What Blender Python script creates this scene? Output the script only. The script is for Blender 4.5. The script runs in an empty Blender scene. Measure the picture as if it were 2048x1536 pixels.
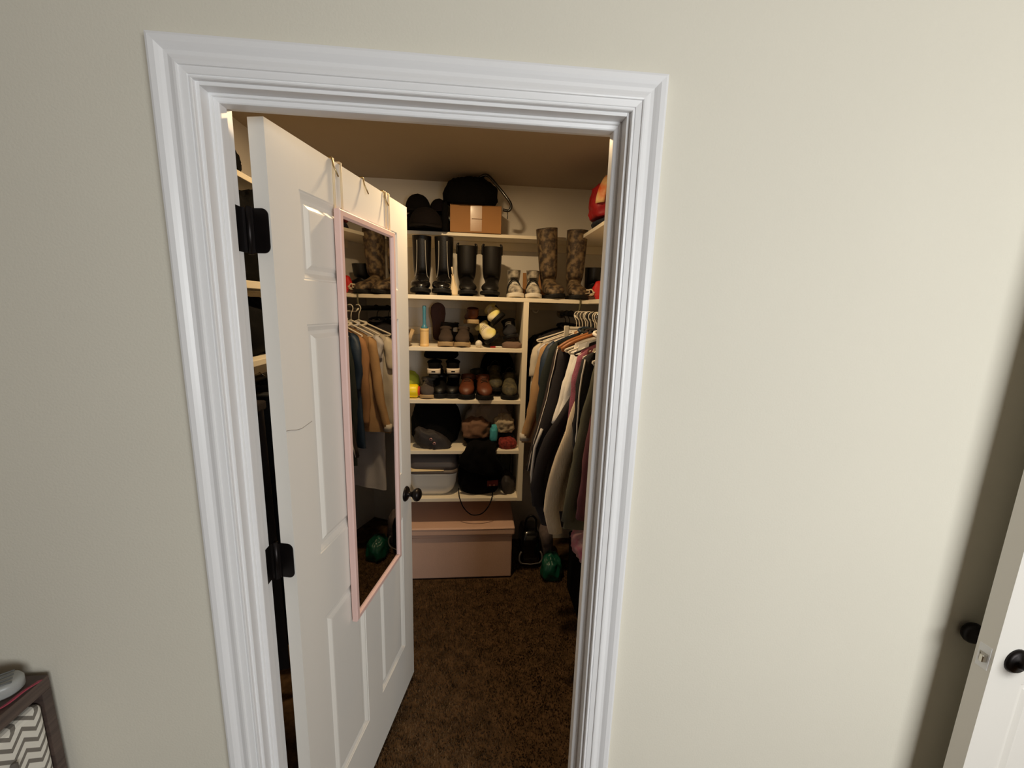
import bpy, math, random
from mathutils import Vector, noise as mnoise
random.seed(7)
scene = bpy.context.scene
COL = scene.collection
PI = math.pi

# ------------------------------------------------------------------ camera, world, lights, exposure
CAM = (0.4842, -0.8363, 1.6951)
YAW, PITCH, ROLL, FPX = -0.0917, -0.1839, 0.0303, 826.2
cy_, sy_, cp_, sp_ = math.cos(YAW), math.sin(YAW), math.cos(PITCH), math.sin(PITCH)
fwd = Vector((-sy_ * cp_, cy_ * cp_, sp_))
rgt = Vector((cy_, sy_, 0.0))
upv = rgt.cross(fwd)
r2 = rgt * math.cos(ROLL) + upv * math.sin(ROLL)
u2 = upv * math.cos(ROLL) - rgt * math.sin(ROLL)
cam_data = bpy.data.cameras.new('camera')
cam = bpy.data.objects.new('camera', cam_data)
COL.objects.link(cam)
from mathutils import Matrix
m = Matrix((r2, u2, -fwd)).transposed().to_4x4()
m.translation = Vector(CAM)
cam.matrix_world = m
cam_data.sensor_fit = 'HORIZONTAL'
cam_data.sensor_width = 36.0
cam_data.lens = 36.0 * FPX / 2048.0
cam_data.clip_start = 0.02
scene.camera = cam

scene.view_settings.view_transform = 'Standard'
scene.view_settings.look = 'None'
scene.view_settings.gamma = 1.0
scene.view_settings.exposure = 0.0
scene.view_settings.use_curve_mapping = False
scene.cycles.max_bounces = 10
scene.cycles.diffuse_bounces = 5
scene.cycles.use_denoising = True

world = bpy.data.worlds.new('world')
scene.world = world
world.use_nodes = True
world.node_tree.nodes['Background'].inputs[0].default_value = (0.75, 0.85, 1.0, 1)
world.node_tree.nodes['Background'].inputs[1].default_value = 0.3


def area_light(name, loc, rot, size, size_y, power, color, shape='RECTANGLE'):
    d = bpy.data.lights.new(name, 'AREA')
    d.shape = shape
    d.size = size
    if shape in ('RECTANGLE', 'ELLIPSE'):
        d.size_y = size_y
    d.energy = power
    d.color = color
    o = bpy.data.objects.new(name, d)
    o.location = loc
    o.rotation_euler = rot
    COL.objects.link(o)
    return o


# daylight just outside the bedroom window (in the wall behind the camera, to its right)
area_light('window_daylight', (2.15, -2.88, 1.6), (PI / 2, 0, 0), 2.0, 1.4, 82.0, (0.975, 0.995, 0.985))
# warm bulb of the closet's ceiling downlight
area_light('closet_lamp', (0.38, 0.92, 2.440), (0, 0, 0), 0.09, 0.09, 13.5, (1.0, 0.72, 0.40), 'DISK')


# ------------------------------------------------------------------ materials
def lin(c):
    out = []
    for v in c:
        v = v / 255.0
        out.append(v / 12.92 if v <= 0.04045 else ((v + 0.055) / 1.055) ** 2.4)
    return (*out, 1.0)


MATS = {}


def mat(name, rgb, rough=0.6, metal=0.0, var=0.10, vscale=8.0, bump=0.0, bscale=60.0, stretch=(1, 1, 1), rgb2=None,
        coat=0.0, spec=0.5, sheen=0.0, wave=None, detail=3.0):
    """colour mottled between rgb and rgb2 (or a slightly darker rgb), with an optional fine relief"""
    if name in MATS:
        return MATS[name]
    mt = bpy.data.materials.new(name)
    mt.use_nodes = True
    nt = mt.node_tree
    b = nt.nodes['Principled BSDF']
    b.inputs['Roughness'].default_value = rough
    b.inputs['Metallic'].default_value = metal
    b.inputs['Specular IOR Level'].default_value = spec
    if coat:
        b.inputs['Coat Weight'].default_value = coat
        b.inputs['Coat Roughness'].default_value = 0.12
    if sheen:
        b.inputs['Sheen Weight'].default_value = sheen
    tc = nt.nodes.new('ShaderNodeTexCoord')
    mp = nt.nodes.new('ShaderNodeMapping')
    mp.inputs['Scale'].default_value = stretch
    nt.links.new(tc.outputs['Object'], mp.inputs['Vector'])
    nz = nt.nodes.new('ShaderNodeTexNoise')
    nz.inputs['Scale'].default_value = vscale
    nz.inputs['Detail'].default_value = detail
    nt.links.new(mp.outputs['Vector'], nz.inputs['Vector'])
    rp = nt.nodes.new('ShaderNodeValToRGB')
    rp.color_ramp.elements[0].position = 0.35
    rp.color_ramp.elements[1].position = 0.68
    c1 = lin(rgb)
    c2 = lin(rgb2) if rgb2 else tuple(v * (1 - var) for v in c1[:3]) + (1,)
    rp.color_ramp.elements[0].color = c2
    rp.color_ramp.elements[1].color = c1
    nt.links.new(nz.outputs['Fac'], rp.inputs['Fac'])
    nt.links.new(rp.outputs['Color'], b.inputs['Base Color'])
    if bump:
        bn = nt.nodes.new('ShaderNodeBump')
        bn.inputs['Strength'].default_value = bump
        bn.inputs['Distance'].default_value = 0.004
        if wave:
            tx = nt.nodes.new('ShaderNodeTexWave')
            tx.bands_direction = wave
            tx.inputs['Scale'].default_value = bscale
            tx.inputs['Distortion'].default_value = 1.5
        else:
            tx = nt.nodes.new('ShaderNodeTexNoise')
            tx.inputs['Scale'].default_value = bscale
            tx.inputs['Detail'].default_value = 2.0
        nt.links.new(mp.outputs['Vector'], tx.inputs['Vector'])
        nt.links.new(tx.outputs['Fac'], bn.inputs['Height'])
        nt.links.new(bn.outputs['Normal'], b.inputs['Normal'])
    MATS[name] = mt
    return mt


def camo_mat():
    if 'camo' in MATS:
        return MATS['camo']
    mt = mat('camo', (110, 90, 62), 0.65, bump=0.2, bscale=90)
    nt = mt.node_tree
    rp = [n for n in nt.nodes if n.type == 'VALTORGB'][0]
    nz = [n for n in nt.nodes if n.type == 'TEX_NOISE'][0]
    nz.inputs['Scale'].default_value = 34.0
    nz.inputs['Detail'].default_value = 5.0
    rp.color_ramp.interpolation = 'LINEAR'
    el = rp.color_ramp.elements
    el[0].position, el[0].color = 0.38, lin((46, 36, 28))
    el[1].position, el[1].color = 0.66, lin((126, 104, 76))
    e = el.new(0.47)
    e.color = lin((78, 62, 46))
    e = el.new(0.53)
    e.color = lin((104, 86, 60))
    return mt


def chevron_mat():
    mt = bpy.data.materials.new('chevron fabric')
    mt.use_nodes = True
    nt = mt.node_tree
    b = nt.nodes['Principled BSDF']
    b.inputs['Roughness'].default_value = 0.9
    tc = nt.nodes.new('ShaderNodeTexCoord')
    sp = nt.nodes.new('ShaderNodeSeparateXYZ')
    nt.links.new(tc.outputs['Object'], sp.inputs[0])

    def mth(op, a, bb):
        n = nt.nodes.new('ShaderNodeMath')
        n.operation = op
        for i, s in enumerate((a, bb)):
            if isinstance(s, (int, float)):
                n.inputs[i].default_value = s
            else:
                nt.links.new(s, n.inputs[i])
        return n.outputs[0]
    tri = mth('PINGPONG', sp.outputs['Y'], 0.022)
    h = mth('ADD', sp.outputs['Z'], mth('MULTIPLY', tri, 1.15))
    fr = mth('FRACT', mth('MULTIPLY', h, 1 / 0.026), 0.0)
    st = mth('GREATER_THAN', fr, 0.60)
    mx = nt.nodes.new('ShaderNodeMix')
    mx.data_type = 'RGBA'
    nt.links.new(st, mx.inputs['Factor'])
    mx.inputs['A'].default_value = lin((226, 222, 212))
    mx.inputs['B'].default_value = lin((122, 116, 108))
    nt.links.new(mx.outputs['Result'], b.inputs['Base Color'])
    return mt


M_WALL = mat('bedroom wall paint', (224, 219, 204), 0.75, var=0.015, vscale=3, bump=0.10, bscale=220, detail=2)
M_TAUPE = mat('bounce cutting taupe', (122, 106, 88), 0.85, var=0.03, vscale=3)  # made-up dark tone for the unseen bedroom walls, to cut bounced light
M_CLOSET = mat('closet wall paint', (226, 220, 210), 0.8, var=0.03, vscale=4, bump=0.08, bscale=200)
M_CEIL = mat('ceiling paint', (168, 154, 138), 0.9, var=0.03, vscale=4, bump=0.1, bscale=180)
M_TRIM = mat('white gloss trim paint', (240, 240, 241), 0.34, var=0.01, vscale=6)
M_DOOR = mat('white door paint', (236, 232, 224), 0.42, var=0.02, vscale=6, bump=0.05, bscale=70, stretch=(1, 1, 0.12))
M_CARPET = mat('brown carpet', (104, 80, 56), 1.0, vscale=30, rgb2=(76, 58, 40), bump=0.6, bscale=350, spec=0.1)
M_PILE = mat('brown carpet pile', (118, 92, 64), 1.0, vscale=24, rgb2=(80, 61, 42), spec=0.1)
M_SHELF = mat('cream shelf paint', (243, 232, 210), 0.5, var=0.03, vscale=5, bump=0.04, bscale=60)
M_BLKMETAL = mat('oil rubbed bronze', (34, 29, 28), 0.38, 0.7, var=0.2, vscale=20)
M_CHROME = mat('chrome', (205, 200, 190), 0.18, 1.0, var=0.05)
M_SOCKET_GLINT = mat('pale painted glint', (240, 236, 228), 0.35, 0.15, var=0.05)  # near-white and barely metallic: the chrome socket's glint put into the colour
M_WIRE = mat('brass coloured wire', (170, 150, 110), 0.3, 0.9, var=0.1)
M_PINK = mat('pink mirror frame', (230, 196, 188), 0.45, var=0.05, vscale=10)
M_MIRROR = mat('mirror glass', (222, 222, 222), 0.015, 1.0, var=0.0)
M_CHEST = mat('pink vinyl', (222, 184, 164), 0.55, var=0.06, vscale=6, bump=0.15, bscale=150)
M_BLKLEATHER = mat('black leather', (14, 12, 11), 0.45, spec=.35, var=0.25, vscale=16, bump=0.2, bscale=140)
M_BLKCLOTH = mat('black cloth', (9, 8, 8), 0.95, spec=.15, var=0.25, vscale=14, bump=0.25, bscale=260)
M_BLKVINYL = mat('black vinyl', (12, 11, 12), 0.25, var=0.2, vscale=12, coat=0.6)
M_RUBBER = mat('black rubber', (16, 15, 15), 0.65, spec=.3, var=0.2, vscale=18)
M_DARKIN = mat('dark shoe lining', (20, 17, 15), 0.95, var=0.2)
M_PIPING = mat('grey piping', (165, 160, 150), 0.6, var=0.1)
M_CARD = mat('brown cardboard', (170, 122, 74), 0.85, var=0.06, vscale=10, bump=0.05, bscale=90)
M_TAPE = mat('glossy packing tape', (170, 126, 80), 0.30, var=0.04, coat=0.15)
M_WHITEPL = mat('white plastic', (226, 222, 214), 0.4, var=0.03)
M_GREYPL = mat('dark grey plastic', (82, 76, 76), 0.5, var=0.06)


# ------------------------------------------------------------------ mesh building helpers
class MB:
    def __init__(self):
        self.v, self.f = [], []

    def box(self, a, b):
        x0, y0, z0 = a
        x1, y1, z1 = b
        n = len(self.v)
        self.v += [(x0, y0, z0), (x1, y0, z0), (x1, y1, z0), (x0, y1, z0), (x0, y0, z1), (x1, y0, z1), (x1, y1, z1), (x0, y1, z1)]
        self.f += [tuple(n + i for i in q) for q in ((0, 3, 2, 1), (4, 5, 6, 7), (0, 1, 5, 4), (1, 2, 6, 5), (2, 3, 7, 6), (3, 0, 4, 7))]
        return self

    def loft(self, rings, cap0=True, cap1=True, closed=True):
        n = len(self.v)
        k = len(rings[0])
        for r in rings:
            self.v += [tuple(p) for p in r]
        for i in range(len(rings) - 1):
            for j in range(k if closed else k - 1):
                a, b = n + i * k + j, n + i * k + (j + 1) % k
                self.f.append((a, b, b + k, a + k))
        if cap0:
            self.f.append(tuple(n + j for j in range(k - 1, -1, -1)))
        if cap1:
            self.f.append(tuple(n + (len(rings) - 1) * k + j for j in range(k)))
        return self

    def tube(self, pts, r, n=8, cap=True):
        pts = [Vector(p) for p in pts]
        rr = r if isinstance(r, (list, tuple)) else [r] * len(pts)
        rings = []
        prev = None
        for i, p in enumerate(pts):
            t = (pts[min(i + 1, len(pts) - 1)] - pts[max(i - 1, 0)])
            t = t.normalized() if t.length > 1e-9 else Vector((0, 0, 1))
            if prev is None:
                a = Vector((0, 0, 1)) if abs(t.z) < 0.9 else Vector((1, 0, 0))
                a = (a - t * a.dot(t)).normalized()
            else:
                a = prev - t * prev.dot(t)
                a = a.normalized() if a.length > 1e-6 else prev
            prev = a
            b = t.cross(a)
            rings.append([p + a * (rr[i] * math.cos(2 * PI * k / n)) + b * (rr[i] * math.sin(2 * PI * k / n)) for k in range(n)])
        return self.loft(rings, cap, cap)

    def lathe(self, prof, c=(0, 0, 0), axis='z', n=20):
        rings = []
        for r, h in prof:
            ring = []
            for k in range(n):
                a = 2 * PI * k / n
                x, y = r * math.cos(a), r * math.sin(a)
                p = {'z': (x, y, h), 'y': (x, h, -y), 'x': (h, x, y)}[axis]
                ring.append((c[0] + p[0], c[1] + p[1], c[2] + p[2]))
            rings.append(ring)
        return self.loft(rings)

    def grid(self, nu, nv, fn, closed_u=False):
        n = len(self.v)
        w = nu if closed_u else nu + 1
        for j in range(nv + 1):
            for i in range(w):
                self.v.append(tuple(fn(i / nu, j / nv)))
        for j in range(nv):
            for i in range(nu):
                a, b = n + j * w + i, n + j * w + (i + 1) % w
                self.f.append((a, b, b + w, a + w))
        return self

    def build(self, name, material, parent=None, smooth=False, bevel=0.0, seg=2, subsurf=0, kind=None, label=None, solid=0.0):
        me = bpy.data.meshes.new(name)
        me.from_pydata(self.v, [], self.f)
        me.validate()
        me.materials.append(material)
        if smooth:
            me.polygons.foreach_set('use_smooth', [True] * len(me.polygons))
        o = bpy.data.objects.new(name, me)
        COL.objects.link(o)
        if parent:
            o.parent = parent
        if solid:
            md = o.modifiers.new('solidify', 'SOLIDIFY')
            md.thickness = solid
            md.offset = 0
        if bevel:
            md = o.modifiers.new('bevel', 'BEVEL')
            md.width = bevel
            md.segments = seg
            md.limit_method = 'ANGLE'
        if subsurf:
            md = o.modifiers.new('subsurf', 'SUBSURF')
            md.levels = md.render_levels = subsurf
        if kind:
            o['kind'] = kind
        if label:
            o['label'] = label
        return o


def tag(o, label, cat, group=None, kind=None):
    o['label'] = label
    o['category'] = cat
    if group:
        o['group'] = group
    if kind:
        o['kind'] = kind
    return o


def thing(name, label, cat, loc=(0, 0, 0), rot=(0, 0, 0), group=None):
    o = bpy.data.objects.new(name, None)
    o.empty_display_size = 0.05
    COL.objects.link(o)
    o.location = loc
    o.rotation_euler = rot
    return tag(o, label, cat, group)


def copy_thing(src, loc, rot, label, group=None):
    r = src.copy()
    COL.objects.link(r)
    r.location = loc
    r.rotation_euler = rot
    r['label'] = label
    if group:
        r['group'] = group
    for ch in src.children:
        c = ch.copy()
        COL.objects.link(c)
        c.parent = r
        for g in ch.children:
            d = g.copy()
            COL.objects.link(d)
            d.parent = c
    return r


def struct(o):
    o['kind'] = 'structure'
    return o


def fbm(p, s, seed=0.0, octs=4):
    return mnoise.fractal(Vector((p[0] * s + seed, p[1] * s - seed * 1.7, p[2] * s + seed * 0.6)), 1.0, 2.0, octs)


def ridge(p, s, seed=0.0):
    v = 0.0
    a = 1.0
    for k in range(3):
        n = mnoise.noise(Vector((p[0] * s + seed, p[1] * s + seed * 2.3, p[2] * s - seed)))
        v += a * (1.0 - abs(n) * 2.0)
        a *= 0.5
        s *= 1.9
    return v


def spline(P, n=8):
    P = [Vector(p) for p in P]
    P = [P[0] * 2 - P[1]] + P + [P[-1] * 2 - P[-2]]
    out = []
    for i in range(1, len(P) - 2):
        for k in range(n):
            t = k / n
            a_, b_, c_, d_ = P[i - 1], P[i], P[i + 1], P[i + 2]
            out.append(.5 * ((2 * b_) + (c_ - a_) * t + (2 * a_ - 5 * b_ + 4 * c_ - d_) * t * t + (3 * b_ - a_ - 3 * c_ + d_) * t ** 3))
    out.append(P[-2])
    return out


# ------------------------------------------------------------------ the setting
WB = 0.0973            # depth of the wall between bedroom and closet
XL, XR, ZT, CW = 0.0, 0.7687, 2.060, 0.0626
RV = 0.006
CEIL = 2.458
YB, XRW, XLW = 1.98, 1.36, -0.56          # closet back, right and left wall
BX0, BX1, BY0 = -0.84, 4.20, -2.8        # bedroom left, right, back wall

hx0, hx1, hz = XL - 0.014, XR + 0.014, ZT + 0.014
mb = MB()
for a, b in (((BX0 - .1, 0, 0), (hx0, WB, CEIL)), ((hx1, 0, 0), (BX1 + .1, WB, CEIL)), ((hx0, 0, hz), (hx1, WB, CEIL))):
    mb.box(a, b)
struct(mb.build('wall_front', M_WALL))
struct(MB().box((BX0 - .1, BY0 - .1, -0.12), (BX1 + .1, YB + .1, -0.012)).build('floor', M_CARPET))
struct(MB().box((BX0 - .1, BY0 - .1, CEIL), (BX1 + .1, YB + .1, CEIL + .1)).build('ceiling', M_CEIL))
struct(MB().box((XLW - .1, YB, -0.012), (XRW + .1, YB + .1, CEIL)).build('wall_back', M_CLOSET))
struct(MB().box((XRW, WB, -0.012), (XRW + .1, YB, CEIL)).build('wall_right', M_CLOSET))
struct(MB().box((XLW - .1, WB, -0.012), (XLW, YB, CEIL)).build('wall_left', M_CLOSET))
struct(MB().box((BX0 - .1, BY0, -0.012), (BX0, 0, CEIL)).build('wall_bedroom_left', M_TAUPE))
struct(MB().box((BX1, BY0, -0.012), (BX1 + .1, 0, CEIL)).build('wall_bedroom_right', M_TAUPE))
WX0, WX1, WZ0, WZ1 = 1.10, 3.20, 0.85, 2.35
mb = MB()
for a, b in (((BX0, BY0 - .06, -.012), (WX0, BY0, CEIL)), ((WX1, BY0 - .06, -.012), (BX1, BY0, CEIL)),
             ((WX0, BY0 - .06, -.012), (WX1, BY0, WZ0)), ((WX0, BY0 - .06, WZ1), (WX1, BY0, CEIL))):
    mb.box(a, b)
struct(mb.build('wall_bedroom_back', M_TAUPE))

# carpet pile: short tufts, as far as the floor is in view
import numpy as np
rng = np.random.default_rng(3)
NT = 46000
px = rng.uniform(-0.05, 1.12, NT)
py = rng.uniform(-0.02, 1.75, NT)
clump = np.array([mnoise.noise(Vector((a * 16, b * 16, 0))) for a, b in zip(px, py)])
ang = rng.uniform(0, PI, NT)
hgt = 0.010 + 0.005 * clump + rng.uniform(-.002, .003, NT)
ln = rng.normal(0, 0.004, (NT, 2)) + np.stack([clump, -clump], 1) * 0.004
w = 0.0032
keep = ~((py > 1.52) & (px < .75))
px, py, clump, ang, hgt, ln = px[keep], py[keep], clump[keep], ang[keep], hgt[keep], ln[keep]
NT = len(px)
V = np.empty((NT, 3, 3))
V[:, 0] = np.stack([px - w * np.cos(ang), py - w * np.sin(ang), np.full(NT, -0.0125)], 1)
V[:, 1] = np.stack([px + w * np.cos(ang), py + w * np.sin(ang), np.full(NT, -0.0125)], 1)
V[:, 2] = np.stack([px + ln[:, 0], py + ln[:, 1], -0.012 + hgt], 1)
me = bpy.data.meshes.new('carpet_pile')
me.vertices.add(NT * 3)
me.vertices.foreach_set('co', V.reshape(-1))
me.loops.add(NT * 3)
me.loops.foreach_set('vertex_index', np.arange(NT * 3, dtype=np.int32))
me.polygons.add(NT)
me.polygons.foreach_set('loop_start', np.arange(0, NT * 3, 3, dtype=np.int32))
me.update()
me.validate()
me.materials.append(M_PILE)
pile = bpy.data.objects.new('carpet_pile', me)
COL.objects.link(pile)
tag(pile, 'short brown carpet pile covering the closet floor', 'carpet', kind='stuff')

# door casing: one moulded profile, mitred at the corners (u = distance out from the inner edge, h = how far proud of the wall)
PROF = [(0, 0), (0, .0085), (.0015, .0105), (.0045, .0105), (.0058, .0078), (.0072, .0078), (.0085, .0102), (.021, .0118), (.0222, .0142),
        (.025, .0150), (.030, .0146), (.039, .0120), (.046, .0126), (.052, .0160), (.058, .0188), (.068, .0196), (.0725, .0186), (.0739, .0165), (.0739, 0)]
PROF = [(u * CW / .0739, h) for u, h in PROF]
struct(MB().loft([[(XL - u, -h, -0.012) for u, h in PROF], [(XL - u, -h, ZT + u) for u, h in PROF]]).build('trim_1', M_TRIM))
struct(MB().loft([[(XR + u, -h, -0.012) for u, h in PROF], [(XR + u, -h, ZT + u) for u, h in PROF]]).build('trim_2', M_TRIM))
struct(MB().loft([[(XL - u, -h, ZT + u) for u, h in PROF], [(XR + u, -h, ZT + u) for u, h in PROF]]).build('trim_3', M_TRIM))
# jambs with a moulded stop
JL, JR, JT = XL + RV, XR - RV, ZT - RV
S0, SH, SW = 0.024, 0.0142, 0.0275
STOP = [(0, S0), (.004, S0), (.0055, S0 + .002), (.0055, S0 + .0035), (SH - .0025, S0 + .0045), (SH - .0005, S0 + .006), (SH, S0 + .009), (SH, S0 + SW), (0, S0 + SW)]
j = struct(MB().box((hx0, -0.001, -.012), (JL, WB, hz)).build('trim_4', M_TRIM, bevel=0.001))
MB().loft([[(JL + a, b, -.012) for a, b in STOP], [(JL + a, b, JT - a) for a, b in STOP]]).build('stop', M_TRIM, j)
j = struct(MB().box((JR, -0.001, -.012), (hx1, WB, hz)).build('trim_5', M_TRIM, bevel=0.001))
MB().loft([[(JR - a, b, -.012) for a, b in STOP], [(JR - a, b, JT - a) for a, b in STOP]]).build('stop', M_TRIM, j)
j = struct(MB().box((JL, -0.001, JT), (JR, WB, hz)).build('trim_6', M_TRIM, bevel=0.001))
MB().loft([[(JL + a, b, JT - a) for a, b in STOP], [(JR - a, b, JT - a) for a, b in STOP]]).build('stop', M_TRIM, j)


# ------------------------------------------------------------------ doors
DH, DT = 2.032, 0.035


def door_leaf(root, W, cols, rows):
    """six recessed panels in a leaf; local x along the leaf, y = thickness (0 .. DT), z up"""
    xs = sorted({0, W, *[c for p in cols for c in p]})
    zs = sorted({0, DH, *[c for p in rows for c in p]})
    lf = MB()
    for i in range(len(xs) - 1):
        for k in range(len(zs) - 1):
            if (xs[i], xs[i + 1]) in cols and (zs[k], zs[k + 1]) in rows:
                continue
            n = len(lf.v)
            a, b, c, d = xs[i], xs[i + 1], zs[k], zs[k + 1]
            lf.v += [(a, 0, c), (b, 0, c), (b, 0, d), (a, 0, d), (a, DT, c), (b, DT, c), (b, DT, d), (a, DT, d)]
            lf.f += [(n, n + 1, n + 2, n + 3), (n + 7, n + 6, n + 5, n + 4)]
    for q in (((0, 0, 0), (0, 0, DH), (0, DT, DH), (0, DT, 0)), ((W, 0, 0), (W, DT, 0), (W, DT, DH), (W, 0, DH)),
              ((0, 0, DH), (W, 0, DH), (W, DT, DH), (0, DT, DH)), ((0, 0, 0), (0, DT, 0), (W, DT, 0), (W, 0, 0))):
        n = len(lf.v)
        lf.v += q
        lf.f.append((n, n + 1, n + 2, n + 3))
    leaf = lf.build('leaf', M_DOOR, root)
    for (a, b) in cols:
        for (c, d) in rows:
            pm = MB()
            for side in (0, 1):
                rings = []
                for ins, dep in ((0, 0), (.003, .0022), (.006, .0022), (.017, .0095), (.026, .0095), (.036, .0035), (.040, .0028)):
                    y = dep if side == 0 else DT - dep
                    rings.append([(a + ins, y, c + ins), (b - ins, y, c + ins), (b - ins, y, d - ins), (a + ins, y, d - ins)])
                if side:
                    rings = [r[::-1] for r in rings]
                pm.loft(rings, False, True)
            pm.build('panel', M_DOOR, root)
    return leaf


def knob_set(root, x, z, name='knob'):
    """rosette, neck and round knob on both faces of a leaf"""
    for s, y0 in ((-1, 0.0), (1, DT)):
        prof = [(0.0001, 0), (.031, 0), (.031, .004), (.026, .009), (.012, .011), (.010, .022), (.012, .030), (.021, .036), (.0265, .044), (.0272, .052), (.023, .060), (.013, .0655), (.0001, .067)]
        k = MB().lathe([(r, y0 + s * h) for r, h in prof], (x, 0, z), 'y', 24)
        k.build(name, M_BLKMETAL, root, smooth=True)


ANG = 1.3561
W1 = 0.7505
COLS, ROWS = [(.100, .325), (.430, .655)], [(.227, .827), (1.017, 1.622), (1.725, 1.925)]
d1 = thing('door_1', 'white six-panel closet door swung inward with a pink mirror hung on it', 'door', (0.062, 0.1002, 0.018), (0, 0, ANG))
d1['kind'] = 'structure'
door_leaf(d1, W1, COLS, ROWS)
knob_set(d1, W1 - 0.062, 0.914)
MB().box((W1 - .0005, .006, .875), (W1 + .0012, DT - .006, .935)).build('latch_plate', M_BLKMETAL, d1, bevel=.0005)
# hairline crack in the paint by the middle panel
ck = MB()
pts = [(.001, 1.387), (.018, 1.384), (.036, 1.379), (.055, 1.377), (.075, 1.380), (.097, 1.384)]
ck.tube([(a, 0.0002, b) for a, b in pts], .0007, 5)
ck.build('paint_crack', mat('grey crack', (120, 108, 95), 0.8), d1)


def hinge(root, z):
    """leaf on the door's edge, leaf on the jamb (world x = JL), barrel between them; the door sits at ANG"""
    h = .089
    edge = MB()
    ring = []
    r = .014
    for cx, cz, a0 in ((.004 + r, z + h - r, 90), (.004 + r, z + r, 180)):
        for q in range(7):
            a = math.radians(a0 + q * 15)
            ring.append((cx + r * math.cos(a), cz + r * math.sin(a)))
    ring += [(.048, z), (.048, z + h)]
    edge.loft([[(-.0018, p[0], p[1]) for p in ring], [(.0004, p[0], p[1]) for p in ring]])
    hg = edge.build('hinge', M_BLKMETAL, root)
    MB().tube([(-.004, .046, z - .003), (-.004, .046, z + h * .5), (-.004, .046, z + h + .003)], .0062, 10).build('barrel', M_BLKMETAL, hg, smooth=True)
    # jamb leaf, in door coordinates
    c, s = math.cos(-ANG), math.sin(-ANG)

    def loc(wx, wy):
        dx, dy = wx - 0.062, wy - 0.1002
        return dx * c - dy * s, dx * s + dy * c
    jl = MB()
    pts = [loc(JL + .0006, .052), loc(JL + .0006, WB + .004), loc(.026, .104), loc(.026, .107), loc(JL - .0008, WB + .006), loc(JL - .0008, .052)]
    jl.loft([[(a, b, z) for a, b in pts], [(a, b, z + h) for a, b in pts]])
    jl.build('jamb_leaf', M_BLKMETAL, hg)


for hz_ in (1.772, 1.018, 0.19):
    hinge(d1, hz_)

# second door, open flat towards the wall at the right
d2 = thing('door_2', 'white panelled bedroom door at the frame edge, standing open against the beige wall', 'door', (1.702, -0.106, 0.018), (0, 0, 0.02))
d2['kind'] = 'structure'
door_leaf(d2, W1, [(W1 - .655, W1 - .430), (W1 - .325, W1 - .100)], ROWS)
knob_set(d2, 0.062, 0.893)
MB().box((-.0012, .006, .863), (.0005, DT - .006, .923)).build('latch_plate', M_TRIM, d2, bevel=.0005)
lt = MB()
lt.loft([[(.0, .009, .882), (.0, .027, .882), (.0, .027, .904), (.0, .009, .904)], [(-.014, .0095, .884), (-.014, .017, .884), (-.014, .017, .902), (-.014, .0095, .902)]])
lt.build('latch_bolt', M_CHROME, d2, bevel=.0015)

# ------------------------------------------------------------------ mirror hung on the closet door and the over-door hooks
Pd = Vector((0.062, 0.1002, 0.018))
mir = thing('hanging_mirror', 'tall narrow mirror in a pink frame hanging on the open closet door', 'mirror', Pd, (0, 0, ANG))
a, b, c, d = .236, .590, .700, 1.914
fw = .020
YF, YBk = -.0205, -.0035
fr = MB()
for side in range(4):
    o4 = [(a, c), (b, c), (b, d), (a, d)]
    i4 = [(a + fw, c + fw), (b - fw, c + fw), (b - fw, d - fw), (a + fw, d - fw)]
    p0, p1, q0, q1 = o4[side], o4[(side + 1) % 4], i4[side], i4[(side + 1) % 4]
    def lerp(p, q, t):
        return (p[0] + (q[0] - p[0]) * t, p[1] + (q[1] - p[1]) * t)
    prof = [(0, YBk), (0, YF + .003), (.15, YF), (.75, YF), (1, YF + .006), (1, YBk)]
    fr.loft([[(*[lerp(p0, q0, t)[0]], y, lerp(p0, q0, t)[1]) for t, y in prof], [(lerp(p1, q1, t)[0], y, lerp(p1, q1, t)[1]) for t, y in prof]])
fr.build('frame', M_PINK, mir)
MB().box((a + fw - .004, YF + .0075, c + fw - .004), (b - fw + .004, YF + .010, d - fw + .004)).build('mirror_glass', M_MIRROR, mir)
MB().box((a + .004, YF + .0105, c + .004), (b - .004, YBk, d - .004)).build('backing', mat('grey backing board', (120, 112, 104), 0.9), mir)
for xx in (a + .008, a + .045, b - .030, b - .006):
    hk = MB()
    hk.tube([(xx, -.0030, d - .015), (xx, -.0030, DH + .004), (xx, .001, DH + .0055), (xx, DT + .001, DH + .0055), (xx, DT + .0032, DH + .002), (xx, DT + .0032, DH - .03)], .0026, 8)
    hk.build('hanger_strap', mat('cream coated wire', (226, 206, 170), .5, var=.05), mir, smooth=True)
for n, (xx, lab) in enumerate(((.405, 'single wire hook over the top of the closet door, midway between the mirror hangers'),
                               (.240, 'wire hook over the closet door top, beside the mirror hanger nearest the hinges'),
                               (.545, 'wire hook over the closet door top, beside the mirror hanger nearest the free edge'))):
    o = thing('over_door_hook', lab, 'hook', Pd + Vector((0, 0, 0)), (0, 0, ANG), 'wire hooks over the closet door')
    hk = MB()
    hk.tube([(xx + .004, -.016, DH - .040), (xx + .002, -.0052, DH - .014), (xx, -.0030, DH + .002), (xx, -.001, DH + .0055), (xx, DT + .001, DH + .0055), (xx, DT + .003, DH + .002), (xx, DT + .003, DH - .085),
             (xx, DT + .012, DH - .102), (xx, DT + .030, DH - .100), (xx, DT + .038, DH - .080)], .0020, 8)
    hk.build('wire', M_WIRE, o, smooth=True)
    MB().lathe([(.0001, -.003), (.003, -.002), (.0035, .0), (.003, .002), (.0001, .003)], (xx, DT + .038, DH - .079), 'z', 10).build('tip', M_WIRE, o, smooth=True)

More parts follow.
